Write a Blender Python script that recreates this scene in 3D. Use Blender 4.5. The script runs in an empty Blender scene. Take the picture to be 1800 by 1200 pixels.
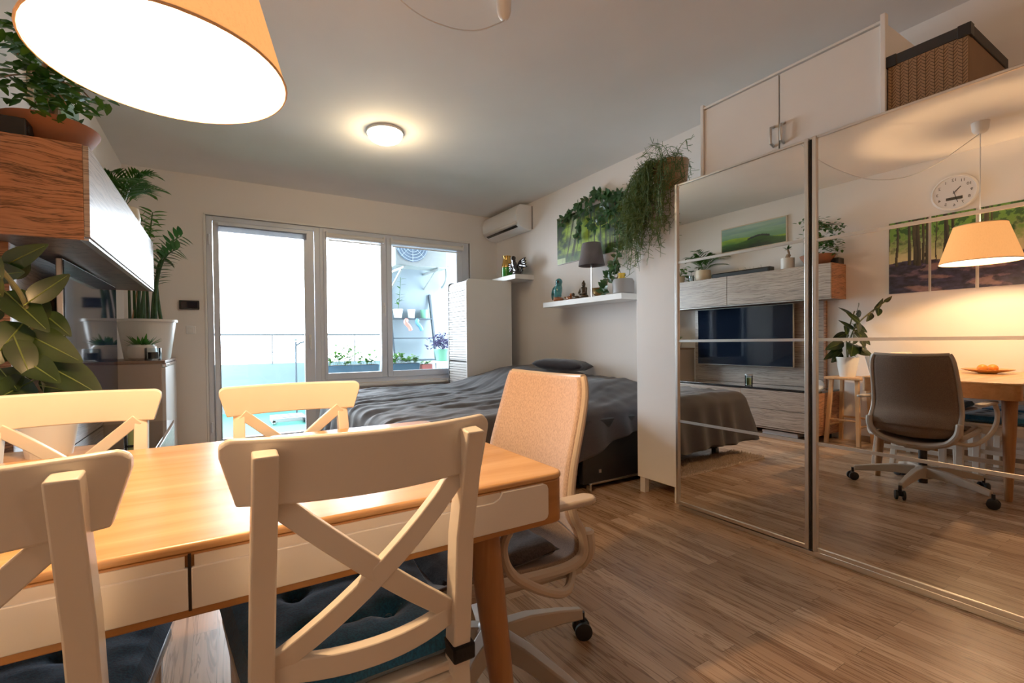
import bpy, bmesh, math, random
from math import sin, cos, pi, radians, sqrt, hypot
from mathutils import Vector, Matrix, noise
V = Vector
random.seed(7)
C = bpy.context.scene.collection
sc = bpy.context.scene

# ------------------------------------------------------------ materials
def newmat(name):
    m = bpy.data.materials.new(name); m.use_nodes = True
    nt = m.node_tree; b = nt.nodes.get('Principled BSDF')
    return m, nt, b
def nd(nt, t, **k):
    n = nt.nodes.new(t)
    for a, v in k.items(): setattr(n, a, v)
    return n
def lk(nt, a, b): nt.links.new(a, b)
def ramp(nt, fac, stops, interp='LINEAR'):
    r = nd(nt, 'ShaderNodeValToRGB'); r.color_ramp.interpolation = interp
    e = r.color_ramp.elements
    while len(e) > 1: e.remove(e[-1])
    e[0].position = stops[0][0]; e[0].color = (*stops[0][1], 1)
    for p, c in stops[1:]:
        x = e.new(p); x.color = (*c, 1)
    lk(nt, fac, r.inputs[0]); return r.outputs[0]
def coords(nt, scale=(1,1,1), rot=(0,0,0), loc=(0,0,0)):
    tc = nd(nt, 'ShaderNodeTexCoord'); mp = nd(nt, 'ShaderNodeMapping')
    mp.inputs['Scale'].default_value = scale; mp.inputs['Rotation'].default_value = rot
    mp.inputs['Location'].default_value = loc
    lk(nt, tc.outputs['Object'], mp.inputs[0]); return mp.outputs[0]
def noi(nt, vec, scale=5, detail=4, rough=.5, dist=0):
    n = nd(nt, 'ShaderNodeTexNoise'); n.inputs['Scale'].default_value = scale
    n.inputs['Detail'].default_value = detail; n.inputs['Roughness'].default_value = rough
    n.inputs['Distortion'].default_value = dist
    lk(nt, vec, n.inputs['Vector']); return n.outputs['Fac']
def bump(nt, b, h, s=.2, d=.002):
    n = nd(nt, 'ShaderNodeBump'); n.inputs['Strength'].default_value = s; n.inputs['Distance'].default_value = d
    lk(nt, h, n.inputs['Height']); lk(nt, n.outputs[0], b.inputs['Normal'])
def M(name, col, rough=.5, metal=0, var=.0, vs=8, bmp=0, bs=60, coat=0, spec=.5, emit=None, es=0, sheen=0):
    m, nt, b = newmat(name)
    b.inputs['Roughness'].default_value = rough; b.inputs['Metallic'].default_value = metal
    b.inputs['Specular IOR Level'].default_value = spec
    b.inputs['Coat Weight'].default_value = coat
    if sheen: b.inputs['Sheen Weight'].default_value = sheen
    v = coords(nt)
    lo = tuple(c*(1-var) for c in col); hi = tuple(min(1, c*(1+var)) for c in col)
    lk(nt, ramp(nt, noi(nt, v, vs), [(.3, lo), (.7, hi)]), b.inputs['Base Color'])
    if bmp: bump(nt, b, noi(nt, v, bs, 3), bmp)
    if emit:
        b.inputs['Emission Color'].default_value = (*emit, 1); b.inputs['Emission Strength'].default_value = es
    return m
def wood(name, c1, c2, axis='x', rough=.4, fine=30, bs=.12):
    m, nt, b = newmat(name); b.inputs['Roughness'].default_value = rough
    sc_ = {'x': (1.2, fine, fine), 'y': (fine, 1.2, fine), 'z': (fine, fine, 1.2)}[axis]
    f = noi(nt, coords(nt, sc_), 1, 5, .6, .6)
    lk(nt, ramp(nt, f, [(.3, c2), (.5, tuple((a+q)/2 for a, q in zip(c1, c2))), (.68, c1)]), b.inputs['Base Color'])
    bump(nt, b, f, bs); return m
def zebra(name, base, mid, dark, rough=.3, sc_=(.9, .9, 15), coat=0, seed=0):
    m, nt, b = newmat(name); b.inputs['Roughness'].default_value = rough; b.inputs['Coat Weight'].default_value = coat
    b.inputs['Coat Roughness'].default_value = .36; b.inputs['Coat IOR'].default_value = 1.9; b.inputs['Specular IOR Level'].default_value = .8
    w = noi(nt, coords(nt, (1.6, 1.6, 2.0), loc=(seed, 0, 0)), 1.5, 2, .5)
    mp = coords(nt, sc_, loc=(seed, 0, seed))
    ad = nd(nt, 'ShaderNodeVectorMath', operation='ADD'); sx = nd(nt, 'ShaderNodeCombineXYZ')
    ml = nd(nt, 'ShaderNodeMath', operation='MULTIPLY'); ml.inputs[1].default_value = 2.0
    lk(nt, w, ml.inputs[0]); lk(nt, ml.outputs[0], sx.inputs[2]); lk(nt, mp, ad.inputs[0]); lk(nt, sx.outputs[0], ad.inputs[1])
    f = noi(nt, ad.outputs[0], 1.7, 6, .62, .25)
    col = ramp(nt, f, [(.30, mid), (.36, base), (.41, mid), (.428, dark), (.445, mid), (.48, base), (.525, base), (.545, dark), (.565, mid), (.61, base), (.65, dark), (.675, base), (.8, mid)])
    lk(nt, col, b.inputs['Base Color']); return m
def fabric(name, c1, c2, scale=400, rough=.95, bmp=.4, sheen=.2):
    m, nt, b = newmat(name); b.inputs['Roughness'].default_value = rough; b.inputs['Sheen Weight'].default_value = sheen
    b.inputs['Specular IOR Level'].default_value = .2
    f = noi(nt, coords(nt, (1, 1, .55)), scale, 2, .6)
    lk(nt, ramp(nt, f, [(.35, c2), (.62, c1)]), b.inputs['Base Color']); bump(nt, b, f, bmp, .001); return m
def leafmat(name, c1, c2, rough=.35, rib=False):
    m, nt, b = newmat(name); b.inputs['Roughness'].default_value = rough
    lk(nt, ramp(nt, noi(nt, coords(nt), 14, 3), [(.3, c2), (.7, c1)]), b.inputs['Base Color'])
    tr = nd(nt, 'ShaderNodeBsdfTranslucent'); tr.inputs[0].default_value = (c1[0]*1.6, min(1, c1[1]*2), c1[2]*1.2, 1)
    mx = nd(nt, 'ShaderNodeMixShader'); mx.inputs[0].default_value = .10
    out = nt.nodes['Material Output']
    lk(nt, b.outputs[0], mx.inputs[1]); lk(nt, tr.outputs[0], mx.inputs[2]); lk(nt, mx.outputs[0], out.inputs[0]); return m
def vcol(name, rough=.5, coat=0):
    m, nt, b = newmat(name); b.inputs['Roughness'].default_value = rough; b.inputs['Coat Weight'].default_value = coat
    a = nd(nt, 'ShaderNodeVertexColor'); a.layer_name = 'Col'
    lk(nt, a.outputs[0], b.inputs['Base Color']); return m
def glass(name, tint=(1, 1, 1), ior=1.45, rough=0, refl=1.0):
    m, nt, b = newmat(name); out = nt.nodes['Material Output']
    t = nd(nt, 'ShaderNodeBsdfTransparent'); t.inputs[0].default_value = (*tint, 1)
    g = nd(nt, 'ShaderNodeBsdfGlossy'); g.inputs['Roughness'].default_value = rough
    g.inputs[0].default_value = (refl, refl, refl, 1)
    fr = nd(nt, 'ShaderNodeFresnel'); fr.inputs[0].default_value = ior
    mx = nd(nt, 'ShaderNodeMixShader'); lk(nt, fr.outputs[0], mx.inputs[0]); lk(nt, t.outputs[0], mx.inputs[1]); lk(nt, g.outputs[0], mx.inputs[2])
    lk(nt, mx.outputs[0], out.inputs[0]); return m

mt = {}
mt['wall'] = M('wall_paint', (.83, .795, .765), .9, var=.02, vs=1.5, bmp=.15, bs=220)
mt['ceil'] = M('ceiling_paint', (.80, .78, .76), .92, var=.03, vs=2.2, bmp=.2, bs=120)
mt['white'] = M('white_lacquer', (.80, .79, .77), .35, var=.01)
mt['whitewarm'] = M('white_chair_paint', (.78, .74, .68), .38, var=.015)
mt['upvc'] = M('white_window_frame', (.72, .77, .86), .35, var=.01)
mt['plastic'] = M('white_plastic', (.82, .82, .82), .3)
mt['dark'] = M('black_plastic', (.012, .012, .014), .35)
mt['rubber'] = M('black_rubber', (.015, .015, .015), .6)
mt['alu'] = M('brushed_aluminium', (.72, .70, .67), .32, metal=1, var=.03)
mt['chrome'] = M('chrome', (.7, .7, .7), .18, metal=1)
mt['steel'] = M('painted_dark_metal', (.05, .07, .09), .45, metal=.3)
mt['terracotta'] = M('terracotta', (.36, .15, .085), .75, var=.1, vs=12, bmp=.2)
mt['cream'] = M('cream_ceramic', (.66, .56, .42), .45, var=.06)
mt['whitepot'] = M('white_ceramic', (.80, .79, .76), .3)
mt['greypot'] = M('grey_ceramic', (.32, .31, .31), .5)
mt['soil'] = M('soil', (.03, .02, .014), .95, var=.4, vs=60, bmp=.8)
mt['bark'] = M('bark', (.33, .22, .14), .85, var=.25, vs=40, bmp=.5, bs=40)
mt['beige'] = M('beige_chair_plastic', (.50, .43, .36), .4, var=.02)
mt['leaf'] = leafmat('leaf_green', (.07, .20, .03), (.02, .08, .015))
mt['leafdark'] = leafmat('leaf_dark', (.05, .13, .04), (.015, .05, .02), .3)
mt['leafrubber'] = leafmat('leaf_rubber', (.018, .036, .008), (.007, .016, .005), .28)
mt['leafrib'] = leafmat('leaf_midrib', (.13, .17, .03), (.09, .12, .025), .4)
mt['leafgrey'] = leafmat('leaf_hanging', (.15, .24, .08), (.05, .11, .035), .5)
mt['leafbright'] = leafmat('leaf_bright', (.10, .26, .03), (.04, .14, .02), .4)
mt['purple'] = leafmat('leaf_purple', (.10, .07, .20), (.04, .03, .10), .5)
mt['tabletop'] = wood('table_wood', (.72, .44, .21), (.52, .27, .10), 'x', .27, 14, .05)
mt['tableend'] = wood('table_side_wood', (.50, .25, .09), (.34, .15, .05), 'x', .35, 18, .05)
mt['legwood'] = wood('table_leg_wood', (.44, .22, .085), (.28, .12, .045), 'z', .4, 30)
mt['stoolwood'] = wood('pine_wood', (.66, .40, .20), (.50, .27, .12), 'z', .45, 30)
mt['zebra'] = zebra('zebra_wood_front', (.47, .39, .33), (.36, .28, .225), (.055, .038, .03), .4, (.4, .4, 21), .85)
mt['zebraendlit'] = zebra('zebra_wood_end_lit', (.50, .235, .12), (.38, .165, .08), (.07, .025, .012), .45, (.9, .9, 15), 0, 3.7)  # same wood turned orange, warm lamp light put into the colour
mt['zebradark'] = zebra('zebra_wood_under', (.17, .12, .095), (.12, .085, .065), (.04, .03, .025), .4)
mt['screen'] = M('tv_screen', (.006, .011, .024), .05, spec=.5)
mt['glossblack'] = M('black_gloss_glass', (.02, .022, .026), .05, coat=1)
mt['cover'] = fabric('dark_grey_bedspread', (.050, .046, .054), (.028, .027, .034), 500, .65, .2, .22)
mt['leather'] = M('black_leatherette', (.012, .012, .014), .45, var=.2, bmp=.3, bs=200)
mt['blue'] = fabric('dark_blue_velvet', (.012, .125, .28), (.007, .065, .16), 260, .8, .5, .4)
mt['strap'] = fabric('black_strap', (.012, .012, .014), (.006, .006, .008), 300)
mt['chairfab'] = fabric('beige_melange_fabric', (.62, .48, .41), (.46, .345, .295), 240, .95, .5)
mt['chairmesh'] = fabric('brown_back_mesh', (.28, .20, .15), (.17, .12, .09), 500, .8, .4)
mt['cushdark'] = fabric('dark_seat_cushion', (.04, .032, .034), (.02, .016, .018), 200, .9)
mt['rug'] = fabric('beige_shaggy_rug', (.46, .35, .26), (.26, .18, .12), 90, 1, .9)
mt['shadegrey'] = fabric('grey_lamp_shade', (.17, .15, .155), (.13, .115, .12), 350)
mt['kraft'] = None
mt['orange'] = M('orange_fruit', (.75, .25, .03), .45, bmp=.3, bs=120)
mt['plate'] = M('orange_plate', (.55, .26, .07), .35)
mt['gold'] = M('gold_glaze', (.75, .45, .12), .2, metal=.8, var=.2)
mt['greenglaze'] = M('green_glaze', (.03, .35, .03), .2, coat=1)
mt['black_gloss'] = M('black_glazed_bronze', (.012, .011, .013), .15, coat=1)
mt['brass'] = M('brass', (.30, .17, .06), .3, metal=.9, var=.25, vs=30)
mt['bronze'] = M('bronze', (.10, .07, .045), .45, metal=.6)
mt['teal'] = M('teal_glass', (.05, .28, .32), .15, var=.5, vs=40, coat=1)
mt['amber'] = M('orange_brown_glass', (.42, .12, .03), .2, var=.4, vs=30, coat=1)
mt['yellow'] = M('yellow_plastic', (.85, .55, .05), .4)
mt['mint'] = M('mint_pot', (.14, .40, .26), .4)
mt['redpot'] = M('red_planter', (.40, .10, .08), .5)
mt['navyplanter'] = M('navy_planter', (.03, .08, .12), .4)
mt['deck'] = M('green_terrace_tiles', (.02, .17, .125), .7, var=.12, vs=3)
mt['outwall'] = M('terrace_render', (.22, .28, .32), .9, var=.03)
mt['parapet'] = M('terrace_parapet', (.15, .20, .225), .9, var=.03)
mt['outgrey'] = M('fan_grille_grey', (.12, .17, .24), .5)
mt['pink'] = M('pink_cup', (.8, .25, .2), .4)
mt['bluecup'] = M('blue_cup', (.12, .35, .5), .4)
mt['glass'] = glass('window_glass', (.97, .99, 1.0), 1.35, refl=.5)
mt['clear'] = glass('clear_glass', (.88, .93, .95), 1.45)
mt['candle'] = M('dark_candle_wax', (.10, .09, .09), .5)
mt['lining'] = M('glowing_lamp_lining', (.95, .93, .88), .8, emit=(1, .88, .66), es=1.6)  # emission stands in for bulb light falling on the lining
mt['bulb'] = M('warm_bulb', (1, .9, .8), .5, emit=(1, .78, .5), es=30)
mt['dome'] = M('ceiling_dome_glass', (1, .95, .85), .4, emit=(1, .82, .55), es=9)
mt['mirror'] = M('mirror_silver', (.86, .86, .84), .0, metal=1)
mt['mirror'].node_tree.nodes['Principled BSDF'].inputs['Roughness'].default_value = 0.0
mt['handle'] = M('satin_steel_handle', (.55, .55, .55), .35, metal=.9)
mt['lcd'] = M('clock_lcd', (.06, .055, .045), .4)
mt['greydisc'] = M('pale_blue_disc', (.55, .60, .68), .4)
mt['paint'] = vcol('printed_picture', .45)
mt['boxdark'] = M('dark_box_lid', (.022, .020, .018), .7)
mt['boxside'] = M('brown_box_side', (.17, .10, .055), .8, var=.06)
mt['kraftbase'] = M('brown_box_print_ground', (.34, .205, .105), .8, var=.05)
mt['ink'] = M('dark_box_print', (.06, .035, .02), .8)
mt['magazine'] = M('magazine_paper', (.55, .55, .58), .5)
mt['skirting'] = wood('skirting_wood', (.42, .29, .19), (.30, .20, .13), 'y', .45, 30)
mt['rail'] = M('pale_railing', (.05, .055, .06), .5)

# shade of the pendant: cloth that lets lamp light through
def shade_mat():
    m, nt, b = newmat('beige_lamp_cloth'); out = nt.nodes['Material Output']
    f = noi(nt, coords(nt, (1, 1, 1)), 260, 2, .6)
    w = noi(nt, coords(nt, (200, 200, 6)), 1, 2)
    mxf = nd(nt, 'ShaderNodeMath', operation='ADD'); lk(nt, f, mxf.inputs[0]); lk(nt, w, mxf.inputs[1])
    c = ramp(nt, mxf.outputs[0], [(.4, (.62, .335, .145)), (1.1, (.70, .40, .18))])
    d = nd(nt, 'ShaderNodeBsdfDiffuse'); lk(nt, c, d.inputs[0])
    t = nd(nt, 'ShaderNodeBsdfTranslucent'); lk(nt, c, t.inputs[0])
    mx = nd(nt, 'ShaderNodeMixShader'); mx.inputs[0].default_value = .52
    lk(nt, d.outputs[0], mx.inputs[1]); lk(nt, t.outputs[0], mx.inputs[2]); lk(nt, mx.outputs[0], out.inputs[0]); return m
mt['shade'] = shade_mat()

def floor_mat():
    m, nt, b = newmat('laminate_floor')
    v = coords(nt, (1, 1, 1), (0, 0, radians(90)), (.07, .03, 0))
    br = nd(nt, 'ShaderNodeTexBrick'); br.offset = .37; br.offset_frequency = 2; br.squash = 1
    for k, x in (('Scale', 1), ('Mortar Size', .0006), ('Mortar Smooth', .2), ('Bias', 0), ('Brick Width', .62), ('Row Height', .073)): br.inputs[k].default_value = x
    br.inputs['Color1'].default_value = (0, 0, 0, 1); br.inputs['Color2'].default_value = (1, 1, 1, 1); br.inputs['Mortar'].default_value = (.5, .5, .5, 1)
    lk(nt, v, br.inputs['Vector'])
    bw = nd(nt, 'ShaderNodeRGBToBW'); lk(nt, br.outputs['Color'], bw.inputs[0])
    mp = coords(nt, (13, .9, 1)); off = nd(nt, 'ShaderNodeCombineXYZ')
    ml = nd(nt, 'ShaderNodeMath', operation='MULTIPLY'); ml.inputs[1].default_value = 37; lk(nt, bw.outputs[0], ml.inputs[0])
    lk(nt, ml.outputs[0], off.inputs[0]); lk(nt, ml.outputs[0], off.inputs[1])
    ad = nd(nt, 'ShaderNodeVectorMath', operation='ADD'); lk(nt, mp, ad.inputs[0]); lk(nt, off.outputs[0], ad.inputs[1])
    g = noi(nt, ad.outputs[0], 1.2, 4, .6, .9)
    # cathedral rings from a sine of the noise
    s = nd(nt, 'ShaderNodeMath', operation='MULTIPLY'); s.inputs[1].default_value = 44; lk(nt, g, s.inputs[0])
    sn = nd(nt, 'ShaderNodeMath', operation='SINE'); lk(nt, s.outputs[0], sn.inputs[0])
    fine = noi(nt, coords(nt, (160, 5, 1)), 1, 3)
    c = ramp(nt, bw.outputs[0], [(0, (.34, .205, .118)), (.35, (.43, .275, .168)), (.7, (.48, .32, .205)), (1, (.60, .42, .28))])
    r2 = ramp(nt, sn.outputs[0], [(0, (1.04, 1.04, 1.04)), (.55, (.98, .97, .96)), (.8, (.70, .64, .58)), (1, (.52, .45, .39))])
    m1 = nd(nt, 'ShaderNodeMix', data_type='RGBA', blend_type='MULTIPLY'); m1.inputs[0].default_value = .9
    lk(nt, c, m1.inputs[6]); lk(nt, r2, m1.inputs[7])
    r3 = ramp(nt, fine, [(.3, (.78, .76, .74)), (.7, (1.08, 1.06, 1.05))])
    m2 = nd(nt, 'ShaderNodeMix', data_type='RGBA', blend_type='MULTIPLY'); m2.inputs[0].default_value = .6
    lk(nt, m1.outputs[2], m2.inputs[6]); lk(nt, r3, m2.inputs[7])
    m3 = nd(nt, 'ShaderNodeMix', data_type='RGBA'); lk(nt, br.outputs['Fac'], m3.inputs[0]); lk(nt, m2.outputs[2], m3.inputs[6]); m3.inputs[7].default_value = (.12, .08, .05, 1)
    lk(nt, m3.outputs[2], b.inputs['Base Color'])
    b.inputs['Roughness'].default_value = .27
    bump(nt, b, fine, .06, .001); return m
mt['floor'] = floor_mat()

# ------------------------------------------------------------ mesh builder
class MB:
    def __init__(s): s.v = []; s.f = []; s.col = None
    def add(s, vs, fs):
        n = len(s.v); s.v += [V(p) for p in vs]; s.f += [tuple(i+n for i in f) for f in fs]; return s
    def box(s, x0, x1, y0, y1, z0, z1, mat=None):
        vs = [V((x, y, z)) for z in (z0, z1) for y in (y0, y1) for x in (x0, x1)]
        if mat is not None: vs = [mat @ p for p in vs]
        return s.add(vs, [(0, 2, 3, 1), (4, 5, 7, 6), (0, 1, 5, 4), (2, 6, 7, 3), (0, 4, 6, 2), (1, 3, 7, 5)])
    def bar(s, a, b, w, h, up=(0, 0, 1), w2=None, h2=None):
        """rectangular bar from a to b, w across, h along 'up'"""
        a, b = V(a), V(b); d = (b-a).normalized(); x = d.cross(V(up)).normalized(); y = x.cross(d)
        w2 = w if w2 is None else w2; h2 = h if h2 is None else h2
        vs = [p + x*sx*ww/2 + y*sy*hh/2 for p, ww, hh in ((a, w, h), (b, w2, h2)) for sx, sy in ((-1, -1), (1, -1), (1, 1), (-1, 1))]
        return s.add(vs, [(0, 3, 2, 1), (4, 5, 6, 7), (0, 1, 5, 4), (1, 2, 6, 5), (2, 3, 7, 6), (3, 0, 4, 7)])
    def tube(s, pts, r, n=8, caps=True):
        pts = [V(p) for p in pts]; m = len(pts)
        rr = r if isinstance(r, (list, tuple)) else [r]*m
        vs = []; prev = None
        for i, p in enumerate(pts):
            d = (pts[min(i+1, m-1)] - pts[max(i-1, 0)])
            d = d.normalized() if d.length > 1e-9 else V((0, 0, 1))
            if prev is None:
                a = V((0, 0, 1)) if abs(d.z) < .9 else V((1, 0, 0))
                x = d.cross(a).normalized()
            else:
                x = (prev - d*prev.dot(d)); x = x.normalized() if x.length > 1e-6 else d.orthogonal().normalized()
            prev = x; y = d.cross(x)
            vs += [p + (x*cos(2*pi*k/n) + y*sin(2*pi*k/n))*rr[i] for k in range(n)]
        fs = [(i*n+k, i*n+(k+1) % n, (i+1)*n+(k+1) % n, (i+1)*n+k) for i in range(m-1) for k in range(n)]
        if caps: fs += [tuple(range(n))[::-1], tuple((m-1)*n+k for k in range(n))]
        return s.add(vs, fs)
    def lathe(s, prof, c=(0, 0, 0), n=32, axis=None, sx=1, sy=1):
        c = V(c); vs = []
        mat = Matrix.Identity(3) if axis is None else V((0, 0, 1)).rotation_difference(V(axis)).to_matrix()
        for r, z in prof: vs += [c + mat @ V((r*cos(2*pi*k/n)*sx, r*sin(2*pi*k/n)*sy, z)) for k in range(n)]
        m = len(prof)
        fs = [(i*n+k, i*n+(k+1) % n, (i+1)*n+(k+1) % n, (i+1)*n+k) for i in range(m-1) for k in range(n)]
        if prof[0][0] > 1e-5: fs.append(tuple(range(n))[::-1])
        if prof[-1][0] > 1e-5: fs.append(tuple((m-1)*n+k for k in range(n)))
        return s.add(vs, fs)
    def open_lathe(s, prof, c=(0, 0, 0), n=32):
        k0 = len(s.f); s.lathe(prof, c, n); 
        s.f = [f for i, f in enumerate(s.f) if i < k0 or len(f) == 4]; return s
    def ball(s, c, r, n=12, sc_=(1, 1, 1), rot=None):
        m = max(6, n//2+2); c = V(c); vs = []; fs = []
        for i in range(m+1):
            a = pi*i/m
            for k in range(n):
                p = V((sin(a)*cos(2*pi*k/n)*sc_[0], sin(a)*sin(2*pi*k/n)*sc_[1], cos(a)*sc_[2]))*r
                if rot is not None: p = rot @ p
                vs.append(c+p)
        fs = [(i*n+k, (i+1)*n+k, (i+1)*n+(k+1) % n, i*n+(k+1) % n) for i in range(m) for k in range(n)]
        return s.add(vs, fs)
    def prism(s, poly, ax, a0, a1):
        """2-D polygon extruded along axis ax (0/1/2) from a0 to a1"""
        n = len(poly); vs = []
        for a in (a0, a1):
            for p, q in poly:
                t = [p, q]; t.insert(ax, a); vs.append(V(t))
        return s.add(vs, [tuple(range(n))[::-1], tuple(range(n, 2*n))] + [(i, (i+1) % n, n+(i+1) % n, n+i) for i in range(n)])
    def leaf(s, base, tip, w, up=(0, 0, 1), sag=.12, fold=.15, seg=5, pt=.8):
        """leaf blade: two strips folded on the midrib"""
        a, b = V(base), V(tip); d = b-a; L = d.length
        if L < 1e-6: return s
        dn = d/L; x = dn.cross(V(up)); x = x.normalized() if x.length > 1e-4 else dn.orthogonal().normalized(); u = x.cross(dn)
        vs = []
        for i in range(seg+1):
            t = i/seg; ww = w/2*(sin(pi*min(1, t**pt*.97+.02))**.75)
            c = a + d*t + u*(-sag*L*t*t + sag*L*t*.4)
            vs += [c - x*ww + u*fold*ww, c, c + x*ww + u*fold*ww]
        fs = []
        for i in range(seg):
            for k in (0, 1): fs.append((i*3+k, i*3+k+1, i*3+k+4, i*3+k+3))
        return s.add(vs, fs)
    def grid(s, fn, nu, nv, closed=False):
        vs = [V(fn(i/nu, j/nv)) for j in range(nv+1) for i in range(nu+1)]
        return s.add(vs, [(j*(nu+1)+i, j*(nu+1)+i+1, (j+1)*(nu+1)+i+1, (j+1)*(nu+1)+i) for j in range(nv) for i in range(nu)])
    def build(s, name, mat, parent=None, smooth=True, bevel=0, angle=35, solid=0, seg=2, subsurf=0):
        me = bpy.data.meshes.new(name)
        off = V(parent_world(parent)) if parent is not None else V((0, 0, 0))
        me.from_pydata([tuple(p-off) for p in s.v], [], s.f); me.update()
        bm = bmesh.new(); bm.from_mesh(me)
        bmesh.ops.remove_doubles(bm, verts=bm.verts, dist=1e-6)
        bmesh.ops.recalc_face_normals(bm, faces=bm.faces) if s.col is None else None
        bm.to_mesh(me); bm.free()
        if smooth:
            for p in me.polygons: p.use_smooth = True
            try: me.set_sharp_from_angle(angle=radians(angle))
            except Exception: pass
        me.materials.append(mt[mat] if isinstance(mat, str) else mat)
        o = bpy.data.objects.new(name, me); C.objects.link(o)
        if parent is not None: o.parent = parent
        if solid:
            md = o.modifiers.new('solid', 'SOLIDIFY'); md.thickness = solid; md.offset = 0
        if bevel:
            md = o.modifiers.new('bevel', 'BEVEL'); md.width = bevel; md.segments = seg; md.limit_method = 'ANGLE'; md.angle_limit = radians(40)
            md.harden_normals = False
        if subsurf:
            md = o.modifiers.new('sub', 'SUBSURF'); md.levels = subsurf; md.render_levels = subsurf
        return o
def parent_world(o):
    p = V((0, 0, 0))
    while o is not None: p = p + o.location; o = o.parent
    return p
def thing(name, label, cat, loc=(0, 0, 0), group=None):
    o = bpy.data.objects.new(name, None); o.empty_display_size = .05; C.objects.link(o); o.location = loc
    o['label'] = label; o['category'] = cat
    if group: o['group'] = group
    return o
def tag(o, label, cat, group=None, kind=None):
    o['label'] = label; o['category'] = cat
    if group: o['group'] = group
    if kind: o['kind'] = kind
    return o
def struct(o, label=None):
    o['kind'] = 'structure'
    if label: o['label'] = label
    return o
def sroot(name, loc=(0, 0, 0)):
    o = bpy.data.objects.new(name, None); o.empty_display_size = .05; C.objects.link(o); o.location = loc; o['kind'] = 'structure'; return o
def dup(root, loc, label, rotz=0, group=None):
    def cp(o, par):
        c = o.copy(); C.objects.link(c)
        if par is not None: c.parent = par
        for ch in list(o.children): cp(ch, c)
        return c
    r = cp(root, None); r.location = loc; r.rotation_euler = (0, 0, rotz); r['label'] = label
    if group: r['group'] = group
    return r
def rrect(x0, x1, y0, y1, r, n=6):
    out = []
    for cx, cy, a in ((x1-r, y1-r, 0), (x0+r, y1-r, 90), (x0+r, y0+r, 180), (x1-r, y0+r, 270)):
        out += [(cx+r*cos(radians(a+90*i/n)), cy+r*sin(radians(a+90*i/n))) for i in range(n+1)]
    return out
def bez(a, b, c, n=8): 
    a, b, c = V(a), V(b), V(c); return [a*(1-t)**2 + b*2*t*(1-t) + c*t*t for t in [i/n for i in range(n+1)]]
def spline(P, n=6):
    P = [V(p) for p in P]; out = []
    for i in range(len(P)-1):
        p0, p1, p2, p3 = P[max(i-1, 0)], P[i], P[i+1], P[min(i+2, len(P)-1)]
        for k in range(n):
            t = k/n; out.append(.5*((2*p1)+(p2-p0)*t+(2*p0-5*p1+4*p2-p3)*t*t+(3*p1-p0-3*p2+p3)*t**3))
    out.append(P[-1]); return out

# ------------------------------------------------------------ room shell
XL, XR, YB, YF, ZC = -.74, 3.12, 5.06, -1.6, 2.64
o = MB().box(XL-.2, XR+.2, YF-.2, YB+.1, -.1, 0).build('floor', 'floor', smooth=False); struct(o, 'light brown laminate strip floor')
o = MB().box(XL-.2, XR+.2, YF-.2, YB+.35, ZC, ZC+.12).build('ceiling', 'ceil', smooth=False); struct(o)
o = MB().box(XL-.2, XL, YF-.2, YB+.35, 0, ZC).build('wall_left', 'wall', smooth=False); struct(o)
o = MB().box(XR, XR+.2, YF-.2, YB+.35, 0, ZC).build('wall_right', 'wall', smooth=False); struct(o)
o = MB().box(XL, XR, YF-.2, YF, 0, ZC).build('wall_front', M('brown_bounce_wall', (.30, .19, .12), .85), smooth=False); struct(o)  # unseen wall, its brown invented to dim and warm the bounced light
WX0, WX1, WM, WZ1, WZ0 = -.113, 2.721, .924, 2.28, .61
b = MB(); b.box(XL, WX0, YB, YB+.35, 0, ZC); b.box(WX1, XR, YB, YB+.35, 0, ZC); b.box(WX0, WX1, YB, YB+.35, WZ1, ZC); b.box(WM, WX1, YB, YB+.35, 0, WZ0)
o = b.build('wall_back', 'wall', smooth=False); struct(o)
# skirting
o = MB().box(XL, XL+.015, YF, 2.15, 0, .06).build('baseboard_left', 'skirting', bevel=.004); struct(o)
o = MB().box(XL+.015, WX0-.005, YB-.015, YB, 0, .06).build('baseboard_back', 'skirting', bevel=.004); struct(o)
# balcony door
FY = YB+.025
dr = sroot('door_1', (.4, FY, 0))
b = MB(); b.box(WX0, -.062, FY, FY+.07, 0, WZ1); b.box(.868, WM, FY, FY+.07, 0, WZ1); b.box(-.062, .868, FY, FY+.07, 2.235, WZ1); b.box(-.062, .868, FY, FY+.07, 0, .03)
b.build('door_frame', 'upvc', dr, bevel=.005)
b = MB(); b.box(-.058, -.008, FY-.02, FY+.05, .035, 2.23); b.box(.763, .862, FY-.02, FY+.05, .035, 2.23); b.box(-.008, .763, FY-.02, FY+.05, 2.172, 2.23); b.box(-.008, .763, FY-.02, FY+.05, .035, .13)
b.build('door_sash', 'upvc', dr, bevel=.006)
MB().box(-.01, .765, FY+.012, FY+.02, .128, 2.175).build('glass_pane', 'glass', dr, smooth=False)
b = MB(); b.box(.80, .825, FY-.032, FY-.02, 1.0, 1.14); b.tube([(.812, FY-.03, 1.10), (.812, FY-.065, 1.10), (.812, FY-.07, 1.085), (.812, FY-.07, .985)], .009, 8)
b.build('door_handle', 'plastic', dr, bevel=.003)
b = MB()
for z in (.25, 2.05): b.tube([(-.088, FY-.012, z-.05), (-.088, FY-.012, z+.05)], .009, 8)
b.build('hinge', 'upvc', dr)
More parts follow.
